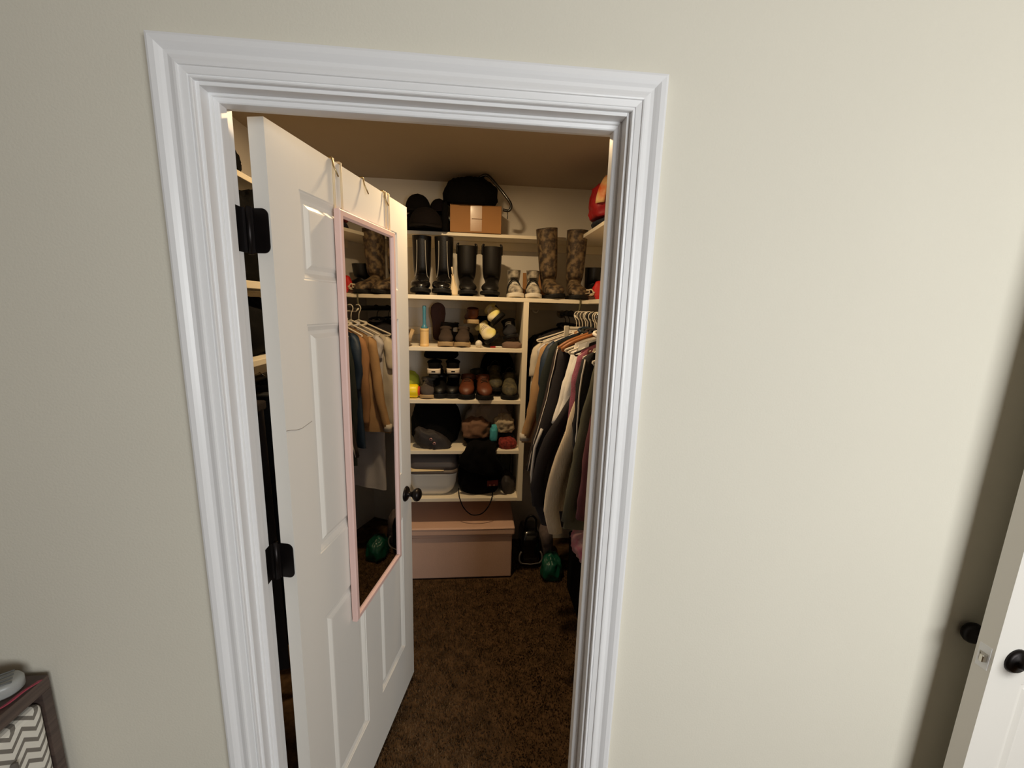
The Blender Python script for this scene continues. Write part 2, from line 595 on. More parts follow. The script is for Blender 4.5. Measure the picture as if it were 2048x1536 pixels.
# ------------------------------------------------------------------ closet shelving
YS = 1.546
ZS = [1.748, 1.458, 1.150, 0.839, 0.532]
unit = thing('shelf_unit', 'cream built-in closet shelving with a divider, full of shoes and bags', 'shelving', (0, 0, 0))
TH = .023
MB().box((-.30, YS, ZS[0] - TH), (XRW - .002, YB - .001, ZS[0])).build('shelf', M_SHELF, unit, bevel=.002, label='long top board running to the right wall')
for z in ZS[1:]:
    MB().box((-.30, YS + .001, z - TH), (.757, YB - .001, z)).build('shelf', M_SHELF, unit, bevel=.002)
MB().box((.757, YS, ZS[4] - TH), (.788, YB - .001, ZS[0] - TH)).build('divider', M_SHELF, unit, bevel=.002)
MB().box((-.331, YS, ZS[4] - TH), (-.30, YB - .001, ZS[0])).build('divider', M_SHELF, unit, bevel=.002)
for z in (ZS[0] - TH, ZS[1] - TH + .115):
    MB().box((-.298, YB - .018, z - .05), (.755, YB - .001, z)).build('cleat', M_SHELF, unit, bevel=.002)
MB().box((.790, YB - .018, ZS[0] - TH - .045), (XRW - .004, YB - .001, ZS[0] - TH)).build('cleat', M_SHELF, unit, bevel=.002)
ZU = 2.125
us = thing('wall_shelf', 'cream upper shelf on the back wall under the cardboard box and black bag', 'shelf', (0, 0, 0), group='upper closet shelves')
MB().box((XLW + .002, 1.78, ZU - .02), (XRW - .002, YB - .001, ZU)).build('board', M_SHELF, us, bevel=.002)
MB().box((XLW + .004, YB - .018, ZU - .07), (XRW - .004, YB - .001, ZU - .02)).build('cleat', M_SHELF, us, bevel=.002)
rs = thing('wall_shelf', 'cream upper side shelf along the right closet wall carrying the red garment', 'shelf', (0, 0, 0), group='upper closet shelves')
MB().box((1.105, .20, ZU - .02), (XRW - .002, 1.778, ZU)).build('board', M_SHELF, rs, bevel=.002)
MB().box((XRW - .018, .20, ZU - .07), (XRW - .002, 1.778, ZU - .02)).build('cleat', M_SHELF, rs, bevel=.002)
ls = thing('wall_shelf', 'cream upper side shelf on the left closet wall seen through the hinge gap', 'shelf', (0, 0, 0), group='upper closet shelves')
MB().box((XLW + .002, .14, ZU - .02), (-.325, 1.778, ZU)).build('board', M_SHELF, ls, bevel=.002)
MB().box((XLW + .002, .14, ZU - .07), (XLW + .018, 1.778, ZU - .02)).build('cleat', M_SHELF, ls, bevel=.002)
ls2 = thing('side_shelf', 'cream middle side shelf on the left wall seen through the hinge gap', 'shelf', (0, 0, 0))
MB().box((XLW + .002, .14, 1.727), (-.19, 1.54, 1.75)).build('board', M_SHELF, ls2, bevel=.002)
MB().box((XLW + .002, .14, 1.677), (XLW + .018, 1.54, 1.727)).build('cleat', M_SHELF, ls2, bevel=.002)
ls3 = thing('side_shelf', 'cream lower side shelf on the left wall seen through the hinge gap', 'shelf', (0, 0, 0))
MB().box((XLW + .002, .14, 1.49), (-.19, 1.0, 1.51)).build('board', M_SHELF, ls3, bevel=.002)
MB().box((XLW + .002, .14, 1.45), (XLW + .018, 1.0, 1.49)).build('cleat', M_SHELF, ls3, bevel=.002)
rs2 = thing('side_shelf', 'cream side shelf above the clothes rod on the right wall', 'shelf', (0, 0, 0))
MB().box((1.13, .20, 1.727), (XRW - .002, YS - .002, 1.75)).build('board', M_SHELF, rs2, bevel=.002)
MB().box((XRW - .018, .20, 1.677), (XRW - .002, YS - .002, 1.727)).build('cleat', M_SHELF, rs2, bevel=.002)

RODX, RODZ = 1.065, 1.663
rod = thing('closet_rod', 'dark metal clothes rod along the right side of the closet', 'rod', (0, 0, 0))
MB().tube([(RODX, .20, RODZ), (RODX, .9, RODZ), (RODX, YB - .003, RODZ)], .016, 14).build('tube', mat('dark steel', (60, 55, 52), 0.35, 0.8), rod, smooth=True)
MB().lathe([(.0001, 0), (.032, 0), (.032, -.006), (.021, -.010), (.021, -.022), (.0001, -.022)], (RODX, YB - .0025, RODZ), 'y', 18).build('flange', M_CHROME, rod, smooth=True)
for y in (.45, 1.50):
    bk = MB()
    bk.tube([(XRW - .004, y, 1.50), (XRW - .05, y, 1.55), (RODX + .06, y, RODZ - .02), (RODX + .02, y, RODZ - .020), (RODX, y, RODZ - .021), (RODX - .022, y, RODZ - .004)], .005, 8)
    bk.build('bracket', M_SHELF, rod, smooth=True)
# loose chrome rod socket left on the back wall, its glint painted pale
br = thing('rod_socket', 'small metal rod socket, its glint coloured pale, screwed to the back wall beside the divider', 'bracket', (.885, YB - .0015, 1.683))
MB().lathe([(.0001, 0), (.026, 0), (.026, -.004), (.018, -.006), (.018, -.004), (.0001, -.004)], (0, 0, 0), 'y', 18).build('base', M_SOCKET_GLINT, br, smooth=True)
sk = MB()
sk.loft([[(.020 * math.cos(t), -.004, .020 * math.sin(t)) for t in [PI + PI * k / 10 for k in range(11)]] + [(.015 * math.cos(t), -.004, .015 * math.sin(t)) for t in [2 * PI - PI * k / 10 for k in range(11)]],
         [(.020 * math.cos(t), -.026, .020 * math.sin(t)) for t in [PI + PI * k / 10 for k in range(11)]] + [(.015 * math.cos(t), -.026, .015 * math.sin(t)) for t in [2 * PI - PI * k / 10 for k in range(11)]]])
sk.build('cup', M_SOCKET_GLINT, br)
for sx in (-.012, .012):
    MB().lathe([(.0001, -.008), (.004, -.0075), (.0045, -.006), (.0045, -.004)], (sx, 0, .012), 'y', 10).build('screw', M_BLKMETAL, br, smooth=True)

# closet ceiling lamp (out of frame, above the door head)
lamp = thing('ceiling_lamp', 'round recessed downlight in the closet ceiling', 'lamp', (.38, .92, CEIL))
MB().lathe([(.055, -.001), (.085, -.001), (.085, -.006), (.078, -.012), (.058, -.012), (.055, -.001)], (0, 0, 0), 'z', 28).build('ring', M_TRIM, lamp, smooth=True)
M_LENS = mat('glowing lamp lens', (255, 236, 200), 0.5)
bs = M_LENS.node_tree.nodes['Principled BSDF']
bs.inputs['Emission Color'].default_value = (1.0, 0.74, 0.42, 1)
bs.inputs['Emission Strength'].default_value = 12.0
MB().lathe([(.0001, -.004), (.054, -.004), (.054, -.001), (.0001, -.001)], (0, 0, 0), 'z', 28).build('lens', M_LENS, lamp)


# ------------------------------------------------------------------ footwear
def footwear(name, label, cat, loc, rotz, L=.28, Wd=.10, H=.09, hs=1.0, upper=None, sole=None, st=.018, shaft=(.045, .06), laces=None, rot=None,
             trim=None, toe=None, group=None, flare=0.0, strap=None, heel=0.0, tread=False, pulls=False):
    t = thing(name, label, cat, loc, rot or (0, 0, rotz), group)
    k = Wd / .10
    rx, ry = shaft
    yh = .47 * L
    z0 = st * .8
    S = []
    zr = .088 * hs
    nsh = max(2, int((H - zr) / .05) + 1)
    for i in range(nsh):
        f = i / nsh
        z = H + (zr - H) * f
        fl = 1 + flare * (1 - f)
        S.append(((yh + .01 * flare, z + (.004 if i == 0 else 0)), (yh - 2 * ry * fl, z + (0 if i else -.004)), rx * fl))
    S += [((.485 * L, zr * .82 + z0), (yh - 2 * ry * .98, zr + z0), rx * .95),
          ((.497 * L, .045 * hs + z0), (.14 * L, .086 * hs + z0), .036 * k),
          ((.47 * L, .008 + z0), (.05 * L, .077 * hs + z0), .037 * k),
          ((.25 * L, .0 + z0), (-.05 * L, .067 * hs + z0), .037 * k),
          ((.02 * L, .0 + z0), (-.14 * L, .058 * hs + z0), .041 * k),
          ((-.20 * L, .0 + z0), (-.24 * L, .049 * hs + z0), .0475 * k),
          ((-.35 * L, .0 + z0), (-.35 * L, .042 * hs + z0), .044 * k),
          ((-.44 * L, .001 + z0), (-.43 * L, .034 * hs + z0), .032 * k),
          ((-.485 * L, .004 + z0), (-.48 * L, .022 * hs + z0), .016 * k),
          ((-.495 * L, .010 + z0), (-.495 * L, .014 * hs + z0), .005 * k)]
    N = 18

    def ring(Q, T, a, p=2.3):
        cyy, cz = (Q[0] + T[0]) / 2, (Q[1] + T[1]) / 2
        vy, vz = (Q[0] - T[0]) / 2, (Q[1] - T[1]) / 2
        out = []
        for i in range(N):
            th = 2 * PI * i / N
            c, s = math.cos(th), math.sin(th)
            cc = math.copysign(abs(c) ** (2 / p), c)
            ss = math.copysign(abs(s) ** (2 / p), s)
            zz = cz + vz * ss
            out.append((a * cc, cyy + vy * ss, max(zz, z0 * .6)))
        return out
    inner = []
    Q, T, a = S[0]
    depth = min(.05, H * .4)
    for dz, sc in ((depth, .80), (depth * .4, .86), (.002, .90)):
        cyy = (Q[0] + T[0]) / 2
        hw = (Q[0] - T[0]) / 2 * sc
        inner.append(ring((cyy + hw, H - dz), (cyy - hw, H - dz), a * sc))
    body = MB().loft([ring(*s) for s in S], False, True)
    up = body.build('upper', upper, t, smooth=True, subsurf=1)
    lip = MB().loft(inner + [ring(*S[0])], True, False)
    lip.build('lining', M_DARKIN, t, smooth=True)
    # sole
    def hw(f):
        pts = [(-.52, .004), (-.505, .020), (-.47, .036), (-.40, .047), (-.25, .053), (-.1, .047), (.08, .039), (.28, .039), (.42, .038), (.48, .030), (.515, .016), (.522, .004)]
        for (a0, b0), (a1, b1) in zip(pts, pts[1:]):
            if a0 <= f <= a1:
                return b0 + (b1 - b0) * (f - a0) / (a1 - a0)
        return .004
    fs = [-.52, -.505, -.485, -.45, -.40, -.32, -.22, -.1, .05, .2, .34, .43, .48, .505, .52]
    out = [(hw(f) * k, f * L) for f in fs] + [(-hw(f) * k, f * L) for f in fs[::-1]]
    rings = []
    for ins, z in ((.90, 0), (1.0, st * .18), (1.0, st * .72), (.97, st)):
        rings.append([(x * ins, y * (ins * .5 + .5), z + (.006 * max(0, -y / L - .38) / .14)) for x, y in out])
    so = MB().loft(rings, True, True).build('sole', sole, t)
    if tread:
        tr = MB()
        for i in range(9):
            y = -.44 * L + i * .105 * L
            w_ = hw(y / L) * k * .99
            tr.box((-w_, y, -.0005), (w_, y + .05 * L, st * .4))
        tr.build('tread', M_RUBBER, so)
    if heel:
        hb = MB()
        o2 = [(hw(f) * k * .95, f * L) for f in (.22, .34, .43, .48, .505)] + [(-hw(f) * k * .95, f * L) for f in (.505, .48, .43, .34, .22)]
        hb.loft([[(x, y, -heel) for x, y in o2], [(x, y, .001) for x, y in o2]])
        hb.build('heel', M_RUBBER, t)
    if laces:
        la = MB()
        for i in range(4):
            f = i / 3
            y = -.16 * L + f * .17 * L
            z = (.0555 + f * .014) * hs + z0 + .003
            w_ = .020 * k
            sg = 1 if i % 2 else -1
            la.tube([(-w_, y + .004 * sg, z - .006), (-w_ * .4, y, z + .002), (w_ * .4, y, z + .002), (w_, y - .004 * sg, z - .006)], .0022, 6)
        la.build('laces', laces, t, smooth=True)
    if trim:
        tm = MB()
        for sx in (-1, 1):
            pts = []
            for i in range(7):
                f = i / 6
                z = H - .03 - f * (H - .03 - zr * .95)
                fl = 1 + flare * (1 - f)
                pts.append((sx * rx * (.42 + .22 * f ** 2) * fl, yh - 2 * ry * fl + .007 + .012 * f * f - (.02 * f ** 3), z))
            pts.append((sx * .030 * k, .0 * L, .070 * hs + z0))
            pts.append((sx * .037 * k, .06 * L, .055 * hs + z0))
            tm.tube(pts, .0020, 6)
        tm.build('piping', trim, t, smooth=True)
    if toe:
        rr = [ring((q[0], q[1] - .001), (tt[0], tt[1] + .002), aa + .0022) for q, tt, aa in S[-5:]]
        MB().loft(rr, False, True).build('toe_cap', toe, t, smooth=True)
    if pulls:
        for sx in (-1, 1):
            pu = MB()
            cx, cyp = sx * rx * 1.02, yh - ry * 1.05
            pts = [(cx, cyp - .012, H - .045), (cx, cyp - .012, H + .002), (cx * .9, cyp - .006, H + .012), (cx * .9, cyp + .006, H + .012), (cx, cyp + .012, H + .002), (cx, cyp + .012, H - .045)]
            pu.tube(spline(pts, 4), .006, 6)
            pu.build('pull_tab', upper, t, smooth=True)
    if strap:
        sb = MB()
        for f, zz in strap:
            rg = []
            y0 = f * L
            for i in range(9):
                th = PI * i / 8
                rg.append(((.047 * k) * math.cos(th), y0, z0 + .006 + (zz * hs) * math.sin(th)))
            sb.loft([[(p[0], p[1] - .009, p[2]) for p in rg] + [(p[0] * .95, p[1] - .009, p[2] - .003) for p in rg[::-1]],
                     [(p[0], p[1] + .009, p[2]) for p in rg] + [(p[0] * .95, p[1] + .009, p[2] - .003) for p in rg[::-1]]])
        sb.build('strap', M_RUBBER, t, smooth=False)
    return t


M_TANSOLE = mat('tan gum sole', (176, 150, 112), 0.7, var=0.08)
M_GREYSOLE = mat('grey rubber sole', (120, 114, 104), 0.7, var=0.08)
M_WHITESOLE = mat('white rubber sole', (222, 214, 200), 0.6, var=0.05)
M_BRNLEATH = mat('tan brown leather', (104, 54, 30), 0.5, var=0.25, vscale=14, bump=0.12, bscale=120)
M_DKBROWN = mat('dark brown suede', (62, 48, 38), 0.9, var=0.25, vscale=14, bump=0.2, bscale=200)
M_GREYSUEDE = mat('grey suede', (92, 84, 74), 0.9, var=0.15, vscale=14, bump=0.2, bscale=200)
M_GREYCANVAS = mat('grey canvas', (74, 66, 62), 0.9, var=0.15, vscale=20, bump=0.2, bscale=220)
M_LIGHTGREY = mat('pale grey nylon', (200, 190, 172), 0.7, rgb2=(70, 64, 60), vscale=26, bump=0.1, bscale=150)
M_YELLOWW = mat('yellow and white mesh', (214, 204, 96), 0.7, rgb2=(232, 222, 200), vscale=11)
M_BLACKKNIT = mat('black knit', (30, 29, 34), 0.85, var=0.2, vscale=16, bump=0.3, bscale=300)
M_WHITE = mat('white lace', (226, 220, 208), 0.7, var=0.05)

Z0, Z1, Z2, Z3, Z4 = [z + .0008 for z in ZS]
G = 'footwear on the boot shelf'
# boots with the pale piping, one pair
a1 = footwear('boot', 'black leather boot with pale piping, nearer the door of the piped pair', 'boot', (.168, 1.672, Z0 + .012), .04, L=.265, Wd=.112, H=.325, hs=1.15,
              upper=M_BLKLEATHER, sole=M_RUBBER, st=.022, shaft=(.050, .062), trim=M_PIPING, group='pair of piped black boots', flare=.12, heel=.012, toe=M_BLKVINYL)
copy_thing(a1, (.292, 1.674, Z0 + .012), (0, 0, -.03), 'black leather boot with pale piping, nearer the plain boots of the piped pair')
# plain pull-on boots
b1 = footwear('boot', 'plain tall black pull-on boot next to the piped pair', 'boot', (.432, 1.690, Z0 + .010), .08, L=.27, Wd=.112, H=.285, hs=1.1,
              upper=mat('black matte leather', (17, 14, 13), 0.5, spec=.35, var=0.25, vscale=10, bump=0.1, bscale=100), sole=M_RUBBER, st=.02, shaft=(.056, .064), group='pair of plain black boots', flare=.08, heel=.010, pulls=True)
copy_thing(b1, (.572, 1.688, Z0 + .010), (0, 0, -.10), 'plain tall black pull-on boot next to the white and grey hiking shoes')
# white, black and grey high-top pair
c1 = footwear('high_top', 'pale grey and black high-top shoe beside the plain black boots', 'shoe', (.712, 1.668, Z0), .05, L=.22, Wd=.096, H=.165, hs=1.05,
              upper=M_LIGHTGREY, sole=M_WHITESOLE, st=.024, shaft=(.037, .05), laces=M_WHITE, group='pair of pale high-top shoes', strap=[(-.02, .072), (.09, .085)], flare=.1)
copy_thing(c1, (.822, 1.664, Z0), (0, 0, -.06), 'pale grey and black high-top shoe beside the camouflage boots')
# camouflage rubber boots
e1 = footwear('rubber_boot', 'tall camouflage rubber boot leaning toward the high-top shoes', 'boot', (.940, 1.672, Z0), 0, L=.27, Wd=.118, H=.405, hs=1.2,
              upper=camo_mat(), sole=M_RUBBER, st=.024, shaft=(.052, .062), group='pair of camouflage rubber boots', flare=.22, rot=(0.02, -.10, .05), toe=camo_mat())
e1.location.z += .004
e2 = copy_thing(e1, (1.082, 1.672, Z0 + .001), (0.02, .0, -.05), 'tall camouflage rubber boot standing upright on the side of the red cloth')
# dark boot behind, in the corner
footwear('boot', 'low black boot in the right corner of the boot shelf', 'boot', (1.235, 1.70, Z0), .3, L=.27, Wd=.11, H=.20, hs=1.1, upper=M_BLKLEATHER, sole=M_RUBBER, st=.02, shaft=(.05, .06), flare=.1)


# ------------------------------------------------------------------ soft things
def heap(name, label, cat, c, r, material, seed=0.0, amp=.25, s=6.0, nu=48, nv=30, group=None, parent=None, tilt=0.0, pw=.85, fold=.12):
    """a crumpled soft thing thrown into folds, resting on its own flat underside; half-extents r[0], r[1] and height r[2], base at c"""
    P = []
    sx = lambda t: math.copysign(abs(t) ** pw, t)
    for j in range(nv + 1):
        for i in range(nu):
            th = 2 * PI * i / nu
            ph = PI * (j / nv - .5) * .998
            d = Vector((math.cos(ph) * math.cos(th), math.cos(ph) * math.sin(th), math.sin(ph)))
            q = Vector((d.x * r[0], d.y * r[1], d.z * r[2] * .6))
            k = 1 + amp * fbm(q, s, seed) + fold * (ridge(q, s * 1.7, seed + 3) - .6) + fold * .35 * ridge(q, s * 4.5, seed + 9)
            p = Vector((sx(d.x) * r[0], sx(d.y) * r[1], sx(d.z) * r[2] * .6)) * k
            p.z += tilt * p.x
            p.z = max(p.z, -r[2] * .40)
            P.append(p)
    lo = [min(p[k] for p in P) for k in range(3)]
    hi = [max(p[k] for p in P) for k in range(3)]
    mb_ = MB()
    sz = (2 * r[0], 2 * r[1], r[2])
    off = (-r[0], -r[1], 0)
    mb_.v = [tuple(off[k] + (p[k] - lo[k]) / (hi[k] - lo[k]) * sz[k] for k in range(3)) for p in P]
    for j in range(nv):
        for i in range(nu):
            a_, b_ = j * nu + i, j * nu + (i + 1) % nu
            mb_.f.append((a_, b_, b_ + nu, a_ + nu))
    o = mb_.build(name, material, parent, smooth=True)
    o.location = c
    if parent is None:
        tag(o, label, cat, group)
    return o


def tubething(name, label, cat, pts, r, material, n=7, group=None):
    o = MB().tube(pts, r, n).build(name, material, smooth=True)
    return tag(o, label, cat, group)


def cap(name, label, loc, rot, material, bill=True, r=.088, h=.115, group=None):
    t = thing(name, label, 'cap', loc, rot, group)
    prof = []
    for k in range(9):
        a_ = PI / 2 * k / 8
        prof.append((max(r * math.cos(a_) ** .8, .0001), h * math.sin(a_)))
    MB().lathe([(r * .94, .0), *prof], (0, 0, 0), 'z', 22).build('crown', material, t, smooth=True)
    MB().lathe([(.0001, .004), (.007, .002), (.008, -.002)], (0, 0, h), 'z', 10).build('button', material, t, smooth=True)
    if bill:
        rows = []
        for side in (0, 1):
            pass
        up_, dn_ = [], []
        bm_ = MB()

        def fb(u, v, dz=0):
            a_ = PI * (1 + u) if False else PI + PI * u
            x = math.cos(a_) * (r * .98 + .0 * v)
            y = math.sin(a_) * (r * .98)
            ext = .075 * v * math.sin(PI * u) ** .7
            return (x * (1 - .05 * v), y - ext, .006 - .016 * v * math.sin(PI * u) ** 1.2 - .012 * v * abs(math.cos(a_)) + dz)
        bm_.grid(16, 5, fb)
        bm_.build('bill', material, t, smooth=True, solid=.003)
    return t


M_CAPBLK = mat('black felt', (15, 12, 11), 0.95, spec=.15, var=0.2, vscale=14, bump=0.25, bscale=250)
M_CAPPLUM = mat('plum black wool', (20, 14, 17), 0.95, spec=.15, var=0.2, vscale=14, bump=0.25, bscale=250)
zu = ZU + .001
heap('cloth_bundle', 'dark rolled cloth under the caps at the door end of the upper shelf', 'cloth', (.185, 1.86, zu), (.145, .085, .125), M_BLKCLOTH, 2.2, .12, 7)
cap('felt_cap', 'black felt cap on the dark cloth bundle, nearest the door', (.128, 1.87, zu + .122), (.05, 0, -.3), M_CAPBLK, r=.078, h=.10, group='dark caps on the upper shelf')
cap('felt_cap', 'plum black wool cap on the cloth bundle, next to the black bag', (.250, 1.88, zu + .122), (.0, .05, .2), M_CAPPLUM, r=.058, h=.082, group='dark caps on the upper shelf')
cap('felt_cap', 'big dark cap with its bill over the shelf edge, in front of the bundle', (.19, 1.722, zu + .012), (.06, 0, .05), mat('dark brown felt', (18, 13, 12), 0.95, spec=.15, bump=.2, bscale=250), r=.095, h=.105, group='dark caps on the upper shelf')

# cardboard box, taped
bx = thing('cardboard_box', 'small brown taped cardboard box on the upper back shelf under the black bag', 'box', (.478, 1.77, zu), (0, 0, -.01))
MB().box((-.152, 0, 0), (.152, .19, .152)).build('carton', M_CARD, bx, bevel=.002)
for s in (-1, 1):
    MB().loft([[(s * .0015, .0, .1525), (s * .152, .0, .1525), (s * .152, .19, .1525), (s * .0015, .19, .1525)], [(s * .0015, .0, .1550), (s * .152, .0, .1555), (s * .152, .19, .1555), (s * .0015, .19, .1550)]]).build('flap', M_CARD, bx)
tp = MB()
tp.box((-.032, -.0012, .008), (.036, -.0002, .1535))
tp.box((-.032, -.0012, .1550), (.036, .19, .1562))
tp.build('tape', M_TAPE, bx)
MB().box((-.024, -.0018, .076), (.038, -.0012, .080)).build('printed_line', mat('brown print', (110, 74, 40), .8), bx)
# black bag with a glossy strap on top of the box
bag = thing('handbag', 'black soft bag with a glossy black strap lying on the cardboard box', 'bag', (.465, 1.815, zu + .157))
heap('body', '', '', (-.02, .0, .0), (.165, .100, .163), M_BLKCLOTH, 5.1, .12, 7, parent=bag, fold=.10)
MB().tube(spline([(.03, -.05, .150), (.075, -.085, .155), (.13, -.105, .10), (.195, -.115, .025), (.216, -.115, -.010), (.205, -.11, -.036), (.17, -.105, -.034)], 6), .0085, 10).build('strap', M_BLKVINYL, bag, smooth=True)
heap('flap', '', '', (-.168, -.03, -.156), (.0205, .05, .175), M_BLKCLOTH, 1.7, .1, 8, parent=bag)
MB().tube(spline([(.195, -.115, -.035), (.197, -.12, -.06), (.196, -.118, -.085)], 4), .0025, 6).build('cord', M_BLKVINYL, bag, smooth=True)

# red garment with pale orange streak on the right upper shelf
M_RED = mat('red nylon', (168, 24, 32), 0.5, var=0.3, vscale=9, bump=.1, bscale=80)
rj = thing('red_jacket', 'crumpled red jacket with an orange and cream flash on the right upper shelf', 'jacket', (1.20, 1.42, zu + .012))
heap('body', '', '', (.0, .0, .025), (.135, .16, .19), M_RED, 7.7, .16, 8, parent=rj, fold=.14)
st_ = MB()
def flash(u, v):
    az = math.radians(214 + 18 * u + 10 * v)
    z = .055 + .135 * v
    k = max(.2, 1 - ((z - .085) / .150) ** 2) ** .5 * 1.14
    return (.135 * k * math.cos(az), .16 * k * math.sin(az), .025 + z)
st_.grid(4, 10, flash)
st_.build('flash', mat('orange and cream flash', (232, 200, 140), .6, rgb2=(220, 96, 40), vscale=16), rj, smooth=True, solid=.004)
heap('navy_cloth', 'dark navy cloth under the red jacket on the right upper shelf', 'cloth', (1.215, 1.42, zu), (.125, .17, .040), mat('dark navy cloth', (30, 32, 44), .9, bump=.2, bscale=220), 3.3, .1, 7)
# things in the right corner of the boot shelf
heap('red_cloth', 'bright red cloth at the right end of the boot shelf', 'cloth', (1.215, 1.585, Z0), (.055, .028, .115), mat('bright red cloth', (205, 34, 30), .6, var=.2, bump=.1, bscale=120), 9.1, .15, 10)
tubething('tangled_string', 'pale tangled cord on the boot shelf by the red cloth', 'cord', spline([(1.10, 1.562, Z0 + .006), (1.115, 1.57, Z0 + .05), (1.135, 1.565, Z0 + .055), (1.14, 1.575, Z0 + .04), (1.12, 1.578, Z0 + .045), (1.15, 1.57, Z0 + .06), (1.165, 1.568, Z0 + .035), (1.14, 1.564, Z0 + .025), (1.17, 1.566, Z0 + .045)], 7), .0042, mat('cream cord', (222, 204, 176), .7))
tubething('silver_wire', 'thin bent silver wire in front of the camouflage boots', 'wire', spline([(1.035, 1.552, Z0 + .032), (1.09, 1.550, Z0 + .036), (1.16, 1.551, Z0 + .038), (1.105, 1.549, Z0 + .032), (1.085, 1.548, Z0 + .008), (1.078, 1.546, Z0 + .003)], 7), .0016, M_CHROME)
tubething('olive_strap', 'olive strap hanging over the shelf edge above the hangers', 'strap', spline([(1.09, 1.575, Z0 + .004), (1.085, 1.548, Z0 + .004), (1.084, 1.545, Z0 - .03), (1.080, 1.545, Z0 - .06), (1.066, 1.547, Z0 - .085)], 6), .0055, mat('olive webbing', (96, 90, 66), .8))
for k in range(3):
    o = MB().box((-.055, -.07, 0), (.055, .07, .009)).build('folded_net', mat('brown net', (92, 66, 56), .8, bump=.3, bscale=200), bevel=.003)
    o.location = (1.130, 1.636, Z0 + .0006 + k * .0097)
    o.rotation_euler = (0, 0, .1 * k - .08)
    tag(o, ['brown folded netting at the bottom of the small stack by the red cloth', 'brown folded netting in the middle of the small stack by the red cloth', 'brown folded netting on top of the small stack by the red cloth'][k], 'netting', 'stack of folded netting')
# cream cone between the two black pairs, and a cardboard flat behind the high-tops
hn = thing('shoe_horn', 'cream shoe horn standing between the two pairs of black boots', 'shoe horn', (.366, 1.60, Z0), (0, -.12, 0))
MB().grid(8, 10, lambda u, v: ((.020 - .010 * v) * math.cos(PI * u) * (.55 + .9 * math.sin(PI * min(1, v + .15)) ** 2 * .6), .012 * math.sin(PI * u) - .006, .002 + .118 * v)).build('blade', mat('cream plastic', (226, 208, 176), .45), hn, smooth=True, solid=.002)
MB().tube([(0, .0, .118), (0, .0, .15), (0, .001, .16)], .004, 8).build('handle', mat('cream plastic', (226, 208, 176), .45), hn, smooth=True)
cf = MB().box((-.075, -.002, 0), (.075, .002, .17)).build('cardboard_flat', M_CARD)
cf.location = (.865, 1.925, Z0)
cf.rotation_euler = (-.12, 0, 0)
tag(cf, 'flat piece of cardboard leaning on the wall behind the high-top shoes', 'cardboard')

# ------------------------------------------------------------------ shelf 2
lr = thing('lint_roller', 'blue handled lint roller standing in a cream holder', 'lint roller', (.192, 1.592, Z1))
MB().lathe([(.0001, 0), (.024, 0), (.0265, .003), (.0265, .010), (.0250, .013), (.0250, .086), (.0265, .089), (.0265, .098), (.0245, .101), (.0001, .101)], (0, 0, 0), 'z', 24).build('holder', mat('cream yellow plastic', (238, 202, 140), .4, var=.03), lr, smooth=False)
MB().lathe([(.0001, .102), (.020, .102), (.020, .108), (.012, .118), (.0095, .130), (.0098, .20), (.0112, .222), (.0095, .230), (.0001, .231)], (0, 0, 0), 'z', 18).build('handle', mat('teal blue plastic', (70, 132, 156), .35, var=.05), lr, smooth=True)
# dark sandal sole leaning on the wall behind it
ss = footwear('sandal', 'brown sandal propped upright against the back wall behind the lint roller', 'sandal', (.245, 1.878, Z1 + .128), 0, L=.235, Wd=.092, H=.06, hs=.55, upper=M_DKBROWN, sole=mat('dark red brown sole', (66, 34, 26), .7), st=.014, shaft=(.03, .05), rot=(-1.42, 0, 0))
footwear('slip_on', 'tan soled shoe lying on its side at the door end of the second shelf', 'shoe', (.105, 1.655, Z1 + .046), 0, L=.25, Wd=.095, H=.08, upper=M_DKBROWN, sole=M_TANSOLE, st=.022, rot=(0, -1.25, .25))
f1 = footwear('suede_shoe', 'dark suede shoe with a pale tan sole, toe outward, next to the lint roller', 'shoe', (.310, 1.662, Z1), .06, L=.215, Wd=.093, H=.10, hs=1.1, upper=M_DKBROWN, sole=M_TANSOLE, st=.026, shaft=(.038, .05), group='pair of dark suede shoes')
copy_thing(f1, (.412, 1.650, Z1), (0, 0, -.05), 'dark suede shoe with a pale tan sole, toe outward, next to the white ball')
footwear('sneaker', 'black sneaker behind the dark suede shoes', 'shoe', (.365, 1.885, Z1), 1.5, L=.22, Wd=.095, H=.125, hs=1.3, upper=M_BLACKKNIT, sole=M_RUBBER, st=.022)
footwear('moccasin', 'brown moccasin with a layered tan sole on top of the pile, heel outward', 'shoe', (.462, 1.735, Z1 + .128), PI + .1, L=.235, Wd=.092, H=.075, hs=.95, upper=M_BRNLEATH, sole=M_TANSOLE, st=.026, shaft=(.036, .05), rot=(.04, 0, PI + .1))
footwear('sneaker', 'black sneaker standing behind the brown moccasin', 'shoe', (.540, 1.852, Z1), .0, L=.2, Wd=.088, H=.17, hs=1.2, upper=M_BLKCLOTH, sole=M_RUBBER)
ball = MB().lathe([(max(.0001, .0205 * math.sin(PI * k / 14)), .0205 - .0205 * math.cos(PI * k / 14)) for k in range(15)], (0, 0, 0), 'z', 20)
bo = ball.build('golf_ball', mat('white dimpled ball', (232, 226, 214), .4, bump=.3, bscale=260), smooth=True)
bo.location = (.505, 1.585, Z1)
tag(bo, 'small white golf ball in front of the suede shoes', 'ball')
g1 = footwear('running_shoe', 'yellow and white running shoe on its side with the black sole outward, lower of two', 'shoe', (.580, 1.668, Z1 + .045), 0, L=.25, Wd=.098, H=.085, hs=1.1, upper=M_YELLOWW, sole=M_RUBBER, st=.024, rot=(.05, -.62, .12), laces=M_WHITE, group='pair of yellow running shoes')
copy_thing(g1, (.632, 1.680, Z1 + .158), (.05, -.80, -.18), 'yellow and white running shoe on its side with the black sole outward, upper of two')
